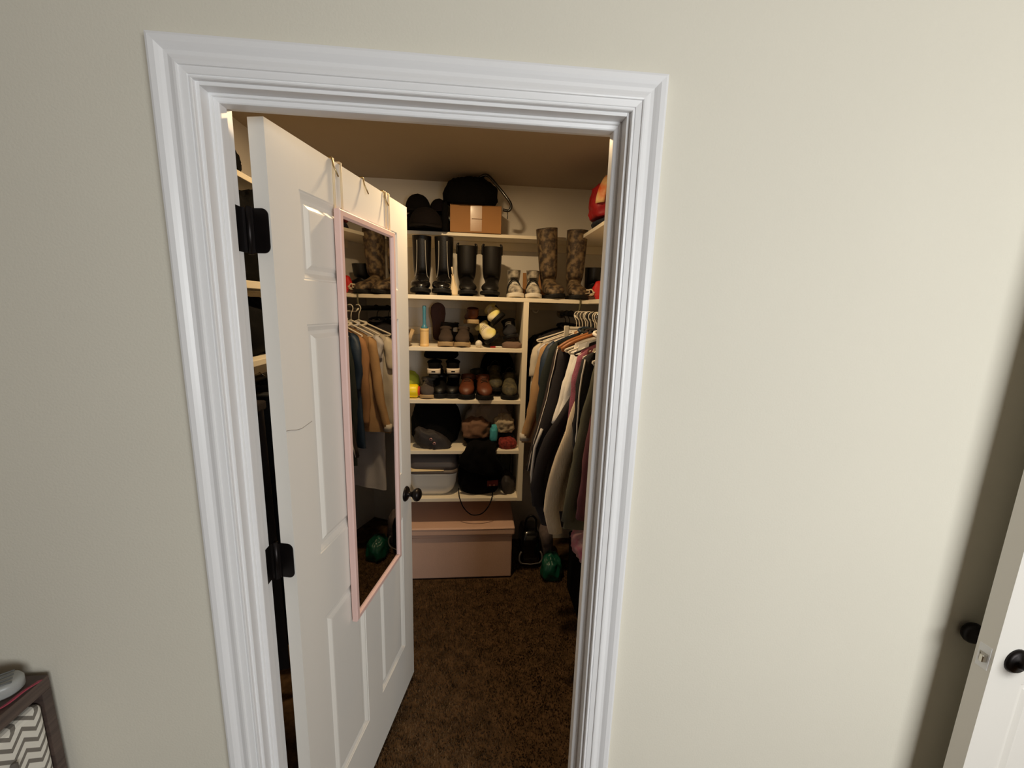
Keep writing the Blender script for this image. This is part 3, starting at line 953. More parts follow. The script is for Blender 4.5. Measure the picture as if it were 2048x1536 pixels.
footwear('sneaker', 'black sneaker with white trim leaning by the divider on the second shelf', 'shoe', (.705, 1.700, Z1 + .052), 0, L=.24, Wd=.092, H=.10, hs=1.2, upper=M_BLACKKNIT, sole=M_RUBBER, st=.02, laces=M_WHITE, rot=(0, -.25, -.12))
heap('folded_scarf', 'folded grey brown scarf lying by the divider on the second shelf', 'scarf', (.70, 1.60, Z1), (.060, .038, .038), mat('grey brown cloth', (122, 98, 84), .9, var=.2, bump=.2, bscale=200), 4.4, .15, 12)
mk = thing('marker_pen', 'red and white marker pen at the front of the second shelf', 'pen', (.602, 1.566, Z1 + .0055), (0, PI / 2, .03))
MB().lathe([(.0001, -.03), (.0052, -.03), (.0052, .000), (.0001, .0)], (0, 0, 0), 'z', 12).build('cap', mat('red plastic', (190, 40, 40), .4), mk, smooth=False)
MB().lathe([(.0001, .0), (.0046, .0), (.0046, .034), (.003, .038), (.0001, .038)], (0, 0, 0), 'z', 12).build('barrel', M_WHITEPL, mk, smooth=False)
heap('white_tissue', 'crumpled white tissue on the second shelf between the shoes', 'tissue', (.361, 1.785, Z1 + .075), (.016, .014, .028), M_WHITE, 1.2, .25, 40, nu=18, nv=12)

# ------------------------------------------------------------------ shelf 3
M_NEON = mat('neon yellow plastic', (252, 226, 24), .4, var=.06)
nb = thing('yellow_bottle', 'neon yellow bottle with a red collar lying at the door edge, third shelf', 'bottle', (.132, 1.60, Z2 + .0405), (0, -PI / 2, .0))
MB().lathe([(.0001, -.02), (.034, -.02), (.040, -.012), (.040, .055), (.030, .078), (.016, .088), (.0001, .088)], (0, 0, 0), 'z', 22).build('body', M_NEON, nb, smooth=True)
MB().lathe([(.0001, -.031), (.024, -.031), (.028, -.026), (.028, -.020), (.0001, -.020)], (0, 0, 0), 'z', 20).build('collar', mat('red orange plastic', (206, 70, 34), .4), nb, smooth=False)
heap('hi_vis_vest', 'folded neon yellow vest behind the yellow bottle', 'vest', (.085, 1.74, Z2), (.06, .085, .14), mat('neon yellow cloth', (186, 196, 60), .8, var=.15), 8.8, .12, 8)
footwear('sneaker', 'grey laced sneaker with a pale sole beside the yellow bottle', 'shoe', (.203, 1.672, Z2), .05, L=.23, Wd=.092, H=.095, hs=1.15, upper=M_GREYSUEDE, sole=M_TANSOLE, st=.02, laces=M_GREYCANVAS, toe=M_GREYCANVAS)
h1 = footwear('work_shoe', 'black work shoe standing under the tabbed pair, next to the grey sneaker', 'shoe', (.272, 1.700, Z2), .02, L=.26, Wd=.100, H=.11, hs=1.25, upper=M_BLKLEATHER, sole=M_RUBBER, st=.024, group='pair of black work shoes')
copy_thing(h1, (.350, 1.705, Z2), (0, 0, -.02), 'black work shoe standing under the tabbed pair, next to the brown leather shoe')
k1 = footwear('tabbed_shoe', 'black shoe with white heel tab atop the work shoes, nearer the door', 'shoe', (.245, 1.700, Z2 + .122), PI, L=.25, Wd=.085, H=.085, hs=1.0, upper=M_BLKCLOTH, sole=M_RUBBER, st=.018, group='pair of black shoes with white heel tabs')
hp = MB()
hp.grid(8, 3, lambda u, v: (.035 * math.sin(PI * (u - .5)) * 1.08, .497 * .25 + .004 - .022 * (abs(u - .5) * 2) ** 2.2, .026 + .030 * v))
hp.build('heel_tab', mat('cream white tab', (224, 208, 186), .6), k1, smooth=True, solid=.003)
tb = MB()
tb.box((-.010, .497 * .25 + .0052, .036), (.012, .497 * .25 + .0072, .043))
tb.build('mark', M_BLKCLOTH, k1)
copy_thing(k1, (.348, 1.706, Z2 + .124), (0, 0, PI + .08), 'black shoe with white heel tab atop the work shoes, nearer the middle')
l1 = footwear('derby_shoe', 'brown leather shoe with a black sole, toe outward, nearer the work shoes', 'shoe', (.440, 1.668, Z2), -.06, L=.245, Wd=.103, H=.10, hs=1.35, upper=M_BRNLEATH, sole=M_RUBBER, st=.026, group='pair of brown leather shoes', laces=M_DKBROWN)
copy_thing(l1, (.538, 1.650, Z2), (0, 0, .10), 'brown leather shoe with a black sole, toe outward, in front of the camouflage clogs')
n1 = footwear('camo_clog', 'olive camouflage clog by the divider on the third shelf', 'shoe', (.698, 1.668, Z2), -.04, L=.24, Wd=.106, H=.11, hs=1.5, upper=mat('olive camouflage', (92, 84, 58), .7, rgb2=(52, 48, 36), vscale=40), sole=M_RUBBER, st=.024, strap=[(.0, .105)], group='pair of olive camouflage clogs')
copy_thing(n1, (.610, 1.752, Z2 + .030), (.0, .0, .05), 'olive camouflage clog propped behind the front one')
footwear('clog', 'dark green clog behind the brown leather shoes', 'shoe', (.505, 1.875, Z2), .2, L=.20, Wd=.1, H=.11, hs=1.5, upper=mat('dark green rubber', (44, 46, 38), .6), sole=M_RUBBER)
heap('black_backpack', 'rounded black backpack behind the camouflage clogs on the third shelf', 'bag', (.635, 1.928, Z2), (.118, .048, .270), M_BLKCLOTH, 6.2, .06, 6, fold=.05)
heap('black_hat', 'black hat heaped on top of the tabbed shoes under the shelf above', 'hat', (.27, 1.82, Z2 + .212), (.11, .07, .07), M_BLKCLOTH, 1.9, .1, 8)

# ------------------------------------------------------------------ shelf 4: bags and clothes
heap('duffel_bag', 'big black duffel bag filling the door end of the fourth shelf', 'bag', (.240, 1.775, Z3), (.160, .165, .278), M_BLKCLOTH, 3.9, .10, 6, fold=.08)
fs_ = thing('flat_bag', 'black grey bag with pinkish buckles lying across the front of the fourth shelf', 'bag', (.235, 1.615, Z3))
heap('body', '', '', (0, -.012, 0), (.115, .045, .13), mat('charcoal nylon', (48, 42, 42), .7, var=.2, bump=.2, bscale=200), 2.5, .12, 8, parent=fs_, tilt=-.4)
for px_, pz_ in ((-.005, .070), (.015, .045)):
    MB().lathe([(.004, -.003), (.009, -.003), (.010, 0), (.009, .003), (.004, .003), (.003, 0), (.004, -.003)], (px_, -.072, pz_), 'y', 14).build('buckle', mat('dull pink metal', (170, 130, 128), .4, .4), fs_, smooth=True)
heap('grey_blanket', 'grey crumpled blanket stuffed at the back of the fourth shelf', 'blanket', (.578, 1.83, Z3), (.165, .12, .270), mat('grey fleece', (196, 184, 178), .95, var=.15, bump=.25, bscale=200), 5.6, .12, 7, fold=.20)
heap('brown_pouch', 'puffy brown pouch in front of the grey blanket', 'pouch', (.500, 1.635, Z3 + .06), (.093, .062, .128), mat('brown quilted cloth', (118, 86, 66), .8, var=.2, bump=.15, bscale=120), 7.2, .12, 9, fold=.20)
heap('teal_cloth', 'turquoise cloth between the brown pouch and the beige shirt', 'cloth', (.605, 1.592, Z3 + .05), (.026, .032, .10), mat('turquoise cloth', (72, 170, 184), .8, var=.2, bump=.2, bscale=180), 1.3, .2, 14)
heap('beige_shirt', 'crumpled beige shirt above the red knit near the divider', 'shirt', (.668, 1.640, Z3 + .095), (.068, .060, .115), mat('beige cotton', (172, 156, 132), .9, var=.2, bump=.2, bscale=180), 9.7, .16, 10, fold=.26)
heap('red_knit', 'dark red knitted cloth at the divider end of the fourth shelf', 'cloth', (.692, 1.605, Z3), (.058, .048, .068), mat('dark red knit', (150, 54, 46), .95, rgb2=(92, 30, 28), vscale=70, bump=.5, bscale=240), 4.9, .15, 12)
heap('navy_shirt', 'dark navy shirt bunched under the beige shirt', 'shirt', (.655, 1.665, Z3), (.08, .035, .095), mat('navy cotton', (34, 38, 52), .9, var=.2), 5.0, .12, 10)
# black jacket spilling over the edge
sl = MB()
def spill(u, v):
    x = .42 + .22 * u + .025 * math.sin(6 * v + 2 * u)
    if v < .4:
        y = 1.70 - .16 * v / .4
        z = Z3 + .018 + .03 * math.sin(PI * u) + .012 * math.sin(9 * u)
    else:
        f = (v - .4) / .6
        y = 1.54 - .012 * math.sin(PI * f) - .012 * math.sin(8 * u) ** 2
        z = Z3 + .018 + .02 * math.sin(PI * u) - f * (.12 + .05 * math.sin(PI * u) + .03 * u)
    k = .012 * fbm((x, y, z), 18, 2.0)
    return (x, y - abs(k), z)
sl.grid(26, 22, spill)
tag(sl.build('black_jacket', M_BLKCLOTH, smooth=True, solid=.012), 'black jacket spilling over the front of the fourth shelf', 'jacket')

# ------------------------------------------------------------------ shelf 5: tub and bag
tub = thing('storage_tub', 'white rounded plastic tub with a dark grey lid behind the door knob', 'tub', (.235, 1.70, Z4))


def rrect(hx_, hy_, r, z, n=6):
    out = []
    for cx, cy, a0 in ((hx_ - r, hy_ - r, 0), (-hx_ + r, hy_ - r, 90), (-hx_ + r, -hy_ + r, 180), (hx_ - r, -hy_ + r, 270)):
        for q in range(n):
            a_ = math.radians(a0 + 90 * q / (n - 1))
            out.append((cx + r * math.cos(a_), cy + r * math.sin(a_), z))
    return out


MB().loft([rrect(.085, .085, .05, .0), rrect(.105, .105, .055, .006), rrect(.125, .125, .055, .035), rrect(.140, .138, .05, .08), rrect(.148, .144, .045, .145), rrect(.150, .146, .045, .150), rrect(.146, .142, .044, .152)]).build('body', M_WHITEPL, tub, smooth=True)
MB().loft([rrect(.150, .146, .045, .153), rrect(.153, .149, .046, .156), rrect(.153, .149, .046, .166), rrect(.149, .144, .045, .175)]).build('rim', mat('brown grey rim', (104, 92, 82), .5), tub, smooth=True)
MB().loft([rrect(.149, .138, .045, .176), rrect(.149, .138, .045, .20), rrect(.144, .12, .045, .24), rrect(.13, .10, .045, .262), rrect(.09, .07, .04, .270)]).build('lid', M_GREYPL, tub, smooth=True)
pf = MB()
pf.grid(8, 4, lambda u, v: (-.13 + .20 * u, -.152 + .03 * v, .172 + (.026 * (1 - u)) * v + .004 * u))
tag(pf.build('cream_flyer', mat('cream paper', (228, 206, 162), .8), smooth=True, solid=.0012), 'cream paper slipped under the front of the dark grey lid', 'paper')
bpy.data.objects['cream_flyer'].location = (.235, 1.70, Z4)
sb_ = thing('tote_bag', 'slumped black tote bag with a small red patch beside the white tub', 'bag', (.525, 1.70, Z4))
heap('body', '', '', (0, 0, 0), (.140, .125, .262), M_BLKCLOTH, 8.1, .08, 6, parent=sb_, fold=.07)
pt_ = MB()
pt_.grid(5, 4, lambda u, v: (.045 + .068 * u, -.132 + .012 * u, .066 + .036 * v))
pt_.build('patch', mat('dull red patch', (120, 44, 36), .8), sb_, smooth=True, solid=.004)
pt_ = MB()
for q in (.062, .088):
    pt_.lathe([(.003, -.001), (.006, -.001), (.0065, 0), (.006, .001), (.003, .001), (.003, -.001)], (q, -.136, .075), 'y', 12)
pt_.build('print', mat('pale pink print', (196, 130, 120), .7), sb_, smooth=True)
heap('grey_pouch', 'dark grey pouch against the divider on the lowest shelf', 'pouch', (.703, 1.665, Z4), (.048, .085, .125), mat('dark grey nylon', (56, 50, 48), .7, var=.15), 3.1, .12, 9, tilt=-.3)
pl = thing('clear_bottle', 'pale translucent bottle in the back corner of the lowest shelf', 'bottle', (.705, 1.90, Z4))
MB().lathe([(.0001, 0), (.034, 0), (.037, .005), (.037, .17), (.030, .20), (.014, .215), (.014, .225), (.0001, .225)], (0, 0, 0), 'z', 20).build('body', mat('pale bottle plastic', (150, 158, 146), .25), pl, smooth=True)
MB().lathe([(.0001, .225), (.017, .225), (.017, .243), (.0001, .244)], (0, 0, 0), 'z', 16).build('cap', M_GREYPL, pl, smooth=False)
tubething('cord_loop', 'thin black cord loop hanging from the lowest shelf in front of the pink chest', 'cord', spline([(.392, 1.62, Z4 + .03), (.398, 1.56, Z4 + .012), (.404, 1.545, Z4 - .005), (.425, 1.545, Z4 - .06), (.465, 1.545, Z4 - .105), (.503, 1.545, Z4 - .114), (.545, 1.545, Z4 - .10), (.583, 1.545, Z4 - .05), (.600, 1.545, Z4 + .004), (.604, 1.57, Z4 + .012), (.61, 1.63, Z4 + .03)], 7), .0032, M_BLKCLOTH)
tubething('white_string', 'short white string at the front edge of the lowest shelf', 'string', spline([(.600, 1.58, Z4 + .003), (.612, 1.556, Z4 + .004), (.618, 1.547, Z4 - .004), (.606, 1.546, Z4 - .014), (.622, 1.546, Z4 - .01)], 6), .0015, M_WHITE)

# ------------------------------------------------------------------ pink chest
ch = thing('storage_chest', 'pink vinyl storage chest with a padded lid under the lowest shelf', 'chest', (.355, 1.735, -.003))
MB().box((-.372, -.205, 0), (.378, .215, .318)).build('body', M_CHEST, ch, bevel=.008, seg=3)
MB().box((-.384, -.222, .300), (.392, .225, .352)).build('lid', M_CHEST, ch, bevel=.010, seg=3)
MB().tube([(-.38, -.222, .345), (0, -.223, .345), (.388, -.222, .345)], .0022, 6).build('lid_seam', M_CHEST, ch, smooth=True)
MB().tube([(-.37, -.2055, .282), (0, -.2060, .281), (.376, -.2055, .282)], .0022, 6).build('seam', M_CHEST, ch, smooth=True)

# ------------------------------------------------------------------ things on the floor at the right
wb = thing('wheeled_case', 'black wheeled case with pale curved side bars on the floor beside the pink chest', 'case', (.865, 1.70, -.002))
MB().loft([rrect(.050, .085, .03, .022), rrect(.062, .098, .03, .035), rrect(.064, .10, .03, .20), rrect(.056, .09, .03, .245), rrect(.03, .05, .02, .262)]).build('body', M_BLKVINYL, wb, smooth=True)
MB().tube(spline([(-.035, -.06, .25), (-.032, -.06, .33), (0, -.06, .36), (.032, -.06, .33), (.035, -.06, .25)], 6), .007, 8).build('handle', M_BLKLEATHER, wb, smooth=True)
for s in (-1, 1):
    MB().tube(spline([(s * .060, -.104, .045), (s * .074, -.108, .07), (s * .074, -.108, .105), (s * .062, -.104, .13)], 5), .0055, 8).build('side_bar', mat('pale grey plastic', (128, 122, 116), .5), wb, smooth=True)
    MB().lathe([(.0001, -.012), (.022, -.012), (.024, -.008), (.024, .008), (.022, .012), (.0001, .012)], (s * .052, -.06, .024), 'x', 18).build('wheel', M_RUBBER, wb, smooth=True)
MB().tube([(-.055, -.105, .046), (0, -.112, .043), (.055, -.105, .046)], .0035, 8).build('front_bar', mat('pale grey plastic', (128, 122, 116), .5), wb, smooth=True)
heap('grey_cloth', 'grey pink crumpled cloth on the carpet behind the green bag', 'cloth', (.985, 1.76, -.004), (.055, .09, .24), mat('grey pink cloth', (120, 106, 104), .9, var=.3, vscale=16), 5.8, .14, 10)
gb = heap('green_bag', 'crumpled dark green plastic bag on the carpet under the clothes', 'bag', (.995, 1.545, -.004), (.075, .09, .150), mat('green plastic film', (16, 88, 68), .45, var=.3, vscale=16, coat=.3), 2.8, .18, 10, fold=.16)
hm = thing('fabric_hamper', 'long black fabric hamper on the floor along the right wall', 'hamper', (1.205, .98, -.002))
hp = MB()
def hring(z, k):
    base = rrect(.135 * k, .46, .03, z, 5)
    return [(x + .004 * fbm((x, y, z), 14, 1.0), y + .003 * fbm((y, x, z), 14, 4.0), z) for x, y, z in base]
hp.loft([hring(.0, .97), hring(.01, 1.0), hring(.12, 1.02), hring(.24, 1.0), hring(.34, 1.01), hring(.36, 1.0), hring(.36, .96), hring(.30, .95)])
hp.build('body', M_BLKCLOTH, hm, smooth=True)
MB().tube([(*p[:2], .36) for p in rrect(.137, .462, .03, .36, 5)] + [(.137, .432, .36)], .005, 6).build('hem', M_BLKCLOTH, hm, smooth=True)
heap('pink_towel', 'pink and white towel heaped on the black hamper', 'towel', (1.165, 1.20, .361), (.14, .16, .13), mat('pink towelling', (214, 120, 150), .95, rgb2=(226, 196, 200), vscale=14, bump=.4, bscale=260), 6.6, .14, 8)
heap('rose_shirt', 'dull rose shirt heaped on the hamper nearest the doorway', 'shirt', (1.165, .84, .361), (.12, .14, .12), mat('dull rose cotton', (150, 82, 92), .9, var=.2, bump=.2, bscale=200), 2.1, .14, 8)


# ------------------------------------------------------------------ hangers and clothes on the right rod
def hanger(name, label, y, material, half=.20, r=.0036, wooden=False, group='hangers on the closet rod'):
    t = thing(name, label, 'hanger', (RODX, y, RODZ), (0, 0, random.uniform(-.05, .05)), group)
    hk = [(.0, 0, -.075)] + [(-.0015, 0, -.045), (-.0045, 0, -.03)]
    for k in range(11):
        a_ = math.radians(205 - k * 20.5)
        hk.append((.0215 * math.cos(a_) + .004, 0, .0215 * math.sin(a_) - .002))
    MB().tube(hk, (.0022 if wooden else .0027), 7).build('hook', M_CHROME if wooden else material, t, smooth=True)
    sh = MB()
    if wooden:
        pts = [(-half, 0, -.150), (-half * .75, -.004, -.118), (-half * .3, 0, -.085), (0, 0, -.072), (half * .3, 0, -.085), (half * .75, -.004, -.118), (half, 0, -.150)]
        sh.tube(spline(pts, 4), .0095, 8)
    else:
        pts = [(-half, 0, -.150), (-half * .5, 0, -.112), (-.02, 0, -.080), (0, 0, -.075), (.02, 0, -.080), (half * .5, 0, -.112), (half, 0, -.150)]
        sh.tube(spline(pts, 3), r, 7)
    sh.build('shoulder_bar', material, t, smooth=True)
    MB().tube([(-half, 0, -.150), (-half * .97, 0, -.158), (0, 0, -.160), (half * .97, 0, -.158), (half, 0, -.150)], r * .9, 7).build('lower_bar', material, t, smooth=True)
    return t


def garment(name, label, cat, y, material, half=.215, length=.72, thick=.018, flare=.0, sleeve=.60, sl_out=.02, seed=0.0, collar=True, trim=None, zip_=None,
            drop=.0, dx=0.0, sl_mat=None, folds=1.0, sl_r=.036, rz=0.0, prof=None, zip_r=.0032, zip_from=0):
    """a top on a hanger in the plane x-z: closed body with sloping shoulders and folds, two hanging sleeves"""
    t = thing(name, label, cat, (RODX + dx, y, RODZ), (0, 0, rz), 'clothes hanging on the right closet rod')
    NA, NR = 44, 26

    def wp(z):
        # half-width of the hanging garment at the height z above the floor, read off its outline
        z += RODZ
        P = sorted(prof)
        if z <= P[0][0]:
            return RODX - P[0][1]
        for (z0, x0), (z1, x1) in zip(P, P[1:]):
            if z <= z1:
                return RODX - (x0 + (x1 - x0) * (z - z0) / (z1 - z0))
        return RODX - P[-1][1]

    def fn(u, v):
        th = 2 * PI * u
        c, s = math.cos(th), math.sin(th)
        w_ = half * (1.0 - .02 * math.sin(PI * min(v * 1.6, 1))) + flare * v ** 1.3
        if prof:
            w_ = wp(-.078 - drop - length * v - .06 * (1 - v)) - .014
        x = math.copysign(abs(c) ** .75, c) * w_
        top = -.078 - drop
        slope = .40 * (1 - v) ** 1.5
        neck = .016 * math.exp(-(x / .06) ** 2) * (1 - v) ** 6
        z = top - length * v - slope * max(0, abs(x) - .045) - .012 * (abs(x) / half) ** 4 * (1 - v) - neck
        tk = thick * (.35 + .65 * min(1, v * 5)) * (1 + .3 * v)
        fo = folds * (.006 * math.sin(x * 42 + seed * 3 + 2.0 * v) + .008 * math.sin(x * 23 - seed + v)) * min(1, v * 2.0)
        yy = math.copysign(abs(s) ** .8, s) * tk + fo * (0.5 + .5 * abs(s)) + .006 * fbm((x, s * .1, z), 9, seed)
        return (x, yy, z)
    bd = MB()
    bd.grid(NA, NR, fn, closed_u=True)
    body = bd.build('body', material, t, smooth=True)
    if sleeve:
        for sx in (-1, 1):
            rings = []
            K = 15
            for i in range(K + 1):
                f = i / K
                cx = sx * (half * .93 + sl_out * math.sin(PI * min(1, f * .75)) - .01 * f)
                cz = -.078 - drop - .40 * (half - .045) * .85 - .01 - sleeve * f
                cyy = -.006 - .018 * math.sin(PI * f * .8) + .004 * math.sin(9 * f + seed)
                a_ = sl_r * (1.0 - .28 * f) * (.55 + .45 * min(1, f * 6))
                if prof:
                    cx = sx * (wp(cz) - a_ * .97)
                b_ = max(thick * .95, sl_r * .55) * (1 - .15 * f)
                ring = []
                for q in range(14):
                    th = 2 * PI * q / 14
                    wv = 1 + .20 * fbm((math.cos(th) * .1, math.sin(th) * .1 + seed, cz), 16, seed + sx)
                    ring.append((cx + a_ * math.cos(th) * wv, cyy + b_ * math.sin(th) * wv, cz + .02 * math.cos(th) * sx * -1 * (1 - f) * .8))
                rings.append(ring)
            sl_ = MB().loft(rings, True, True).build('sleeve', sl_mat or material, t, smooth=True)
            if trim:
                last = rings[-1]
                cf_ = [[(p[0], p[1], p[2] + .03) for p in rings[-1]], [(p[0] * 1.0, p[1], p[2] - .012) for p in rings[-1]]]
                cx = sum(p[0] for p in last) / 14
                cyy = sum(p[1] for p in last) / 14
                cf_ = [[(cx + (p[0] - cx) * 1.06, cyy + (p[1] - cyy) * 1.06, p[2]) for p in r_] for r_ in cf_]
                MB().loft(cf_, True, True).build('cuff', trim, sl_, smooth=True)
            if zip_ and sx == -1:
                pts = [(r_[7][0] - .0005, r_[8][1] - .004, r_[7][2]) for r_ in rings]
                pts = []
                for r_ in rings[int(zip_from * len(rings)):]:
                    p = r_[9]
                    pts.append((p[0] - .001, p[1] - .002, p[2]))
                MB().tube(pts, zip_r, 6).build('piping', zip_, sl_, smooth=True)
    if collar:
        cl = []
        for k in range(13):
            a_ = 2 * PI * k / 12
            cl.append((.055 * math.cos(a_), .026 * math.sin(a_) - .002, -.074 - drop + .012 * math.sin(a_)))
        MB().tube(cl, .008, 7).build('collar', trim or material, t, smooth=True)
    return t


def cloth(name, rgb, **kw):
    a_ = dict(rough=.9, var=.18, vscale=9, bump=.25, bscale=240)
    a_.update(kw)
    return mat(name, rgb, **a_)


WH = mat('white plastic hanger', (232, 222, 204), .4, var=.03)
BK = mat('black plastic hanger', (28, 26, 28), .35, var=.1)
WOOD = mat('orange wood hanger', (176, 112, 62), .45, rgb2=(140, 84, 44), vscale=12, stretch=(.3, 3, 3))
GARMS = [
    # name, label, cat, y, material, kwargs, hanger material, hanger words
    ('black_coat', 'black coat, farthest garment on the rod, against the back', 'coat', 1.86, cloth('black wool', (28, 25, 27)), dict(length=.60, half=.235, thick=.015, sleeve=.50, drop=.0), BK, 'black'),
    ('charcoal_blouse', 'charcoal blouse second from the back of the rod', 'blouse', 1.76, cloth('charcoal cotton', (52, 48, 50)), dict(length=.55, half=.215, sleeve=.45), BK, 'black'),
    ('oatmeal_shirt', 'oatmeal grey shirt close to the divider, ahead of the black coat', 'shirt', 1.66, cloth('oatmeal cotton', (222, 210, 190)), dict(drop=.022, length=.62, half=.248, sleeve=.18, prof=[(1.50, .825), (1.47, .812), (1.40, .801), (1.2, .792)]), WH, 'white'),
    ('pale_dress', 'long pale grey dress between the oatmeal and khaki shirts', 'dress', 1.575, cloth('pale grey cotton', (206, 202, 204)), dict(drop=.022, length=1.02, half=.222, sleeve=.12, sl_out=.0), WH, 'white'),
    ('khaki_shirt', 'khaki tan shirt with white cuffs hanging in front of the divider', 'shirt', 1.475, cloth('khaki twill', (184, 146, 102)), dict(drop=.022, length=.62, half=.228, sleeve=.52, prof=[(1.50, .838), (1.292, .797), (1.117, .774), (.95, .738)], trim=cloth('white cuff', (222, 212, 198))), WH, 'white'),
    ('camel_shirt', 'camel brown shirt directly before the khaki shirt', 'shirt', 1.40, cloth('camel twill', (170, 124, 84)), dict(drop=.022, length=.60, half=.205, sleeve=.50, sl_out=.03), WH, 'white'),
    ('navy_blouse', 'navy teal blouse with a broad shoulder before the camel shirt', 'blouse', 1.315, cloth('navy teal satin', (34, 52, 74), rough=.55), dict(length=.70, half=.215, sleeve=.30, sl_out=.03, flare=.03), BK, 'black'),
    ('bottle_green_jacket', 'very dark green jacket between the navy blouse and brown jacket', 'jacket', 1.235, cloth('bottle green wool', (36, 42, 38)), dict(length=.78, half=.210, sleeve=.60, sl_out=.05, flare=.03), BK, 'black'),
    ('brown_jacket', 'dark brown jacket with a pale shoulder edge and white sleeve piping', 'jacket', 1.10, cloth('dark brown fleece', (50, 38, 36)), dict(length=.70, half=.21, sleeve=.62, thick=.015, zip_r=.0026, prof=[(1.52, .866), (1.487, .858), (1.252, .816), (1.048, .765), (.9, .745)], zip_=mat('white piping', (220, 210, 200), .6)), WH, 'white'),
    ('black_dress', 'long black dress with a white side stripe ahead of the brown jacket', 'dress', 1.00, cloth('black jersey', (30, 25, 30)), dict(length=.84, half=.21, sleeve=.70, thick=.015, zip_r=.0075, zip_from=.5, prof=[(1.50, .872), (1.35, .840), (1.20, .805), (1.05, .762), (.898, .752), (.74, .778)], zip_=mat('broad white stripe', (206, 202, 200), .7)), BK, 'black'),
    ('white_shirt', 'crisp white shirt, the farther of two white ones', 'shirt', .90, cloth('white cotton', (248, 242, 234)), dict(length=.46, half=.2, sleeve=.34, prof=[(1.53, .915), (1.481, .905), (1.391, .879), (1.272, .855), (1.13, .824)]), WH, 'white'),
    ('ivory_blouse', 'ivory white blouse, the nearer of two white ones', 'blouse', .845, cloth('ivory cotton', (240, 236, 230)), dict(length=.44, half=.2, sleeve=.30, prof=[(1.53, .915), (1.47, .898), (1.35, .872), (1.2, .842)]), WH, 'white'),
    ('black_cardigan', 'long flared black cardigan between the ivory blouse and the mauve sweater', 'cardigan', .785, cloth('black knit wool', (32, 27, 32)), dict(length=.84, half=.19, sleeve=.68, thick=.015, prof=[(1.52, .94), (1.43, .926), (1.321, .871), (1.198, .797), (1.085, .753), (.946, .730), (.826, .745), (.75, .775)]), BK, 'black'),
    ('mauve_sweater', 'mauve pink knit sweater', 'sweater', .725, cloth('mauve knit', (150, 84, 102), bump=.5, bscale=180), dict(length=.52, half=.19, sleeve=.40, thick=.015, prof=[(1.54, .895), (1.51, .886), (1.412, .869), (1.308, .862), (1.1, .85)]), WH, 'white'),
    ('cream_cardigan', 'long cream cable-knit cardigan with a bulging sleeve', 'cardigan', .665, cloth('cream cable knit', (244, 224, 194), bump=.8, bscale=90, wave='X'), dict(length=.70, half=.19, sleeve=.73, thick=.016, sl_r=.040, prof=[(1.52, .92), (1.447, .896), (1.248, .840), (1.145, .806), (1.061, .786), (.911, .766), (.80, .79), (.72, .818)]), WH, 'white'),
    ('black_blouse', 'black blouse with a white edge between the cream cardigan and the olive coat', 'blouse', .595, cloth('black crepe', (26, 24, 26)), dict(length=.66, half=.185, sleeve=.45, sl_out=.02, zip_=mat('white edge', (220, 214, 206), .6)), WH, 'white'),
    ('olive_coat', 'long olive grey coat', 'coat', .525, cloth('olive grey twill', (84, 82, 66)), dict(length=.70, half=.19, sleeve=.60, thick=.015, prof=[(1.54, .905), (1.51, .898), (1.387, .872), (1.206, .842), (1.017, .815), (.89, .808)]), WH, 'white'),
    ('burgundy_dress', 'burgundy dress, nearest to the doorway of the hanging clothes', 'dress', .445, cloth('burgundy crepe', (96, 50, 58)), dict(length=.62, half=.19, sleeve=.56, thick=.015, prof=[(1.52, .915), (1.405, .890), (1.234, .858), (1.056, .848), (.95, .848)]), BK, 'black'),
]
for i, (nm, lab, cat, y, mt, kw, hm_, hw_) in enumerate(GARMS):
    y = (1.82, 1.70)[i] if i < 2 else 1.525 - .0685 * (i - 2)
    garment(nm, lab, cat, y, mt, seed=i * 1.37, rz=random.uniform(-.015, .015), **kw)
    short = lab.split(',')[0]
    hanger('clothes_hanger', '%s hanger carrying the %s' % (hw_, nm.replace('_', ' ')), y, hm_, half=kw.get('half', .2) - .02, r=.0048)
hanger('wooden_hanger', 'empty orange wooden hanger between the brown jacket and black dress', 1.080, WOOD, half=.19, wooden=True)
hanger('wooden_hanger', 'empty orange wooden hanger between the black dress and white shirt', 1.011, WOOD, half=.19, wooden=True)
ch_ = thing('clip_hanger', 'empty cream clip hanger with a straight bar sticking out above the shirts', 'hanger', (RODX, 1.286, RODZ), (0, 0, .04), 'hangers on the closet rod')
MB().tube([(0, 0, -.060), (0, 0, -.03)] + [(.0225 * math.cos(math.radians(205 - k * 20.5)) + .004, 0, .0225 * math.sin(math.radians(205 - k * 20.5)) - .002) for k in range(11)], .0034, 7).build('hook', WH, ch_, smooth=True)
MB().box((-.125, -.006, -.074), (.125, .006, -.058)).build('bar', WH, ch_, bevel=.004)
for sx in (-.112, .112):
    MB().loft([[(sx - .011, -.010, -.054), (sx + .011, -.010, -.054), (sx + .011, .010, -.054), (sx - .011, .010, -.054)], [(sx - .013, -.004, -.112), (sx + .013, -.004, -.112), (sx + .013, .004, -.112), (sx - .013, .004, -.112)]]).build('clip', WH, ch_, bevel=.002)
for y, lab in ((1.217, 'empty white hanger between the navy blouse and green jacket'), (1.148, 'empty white hanger between the green and brown jackets')):
    hanger('clothes_hanger', lab, y, WH, half=.18)

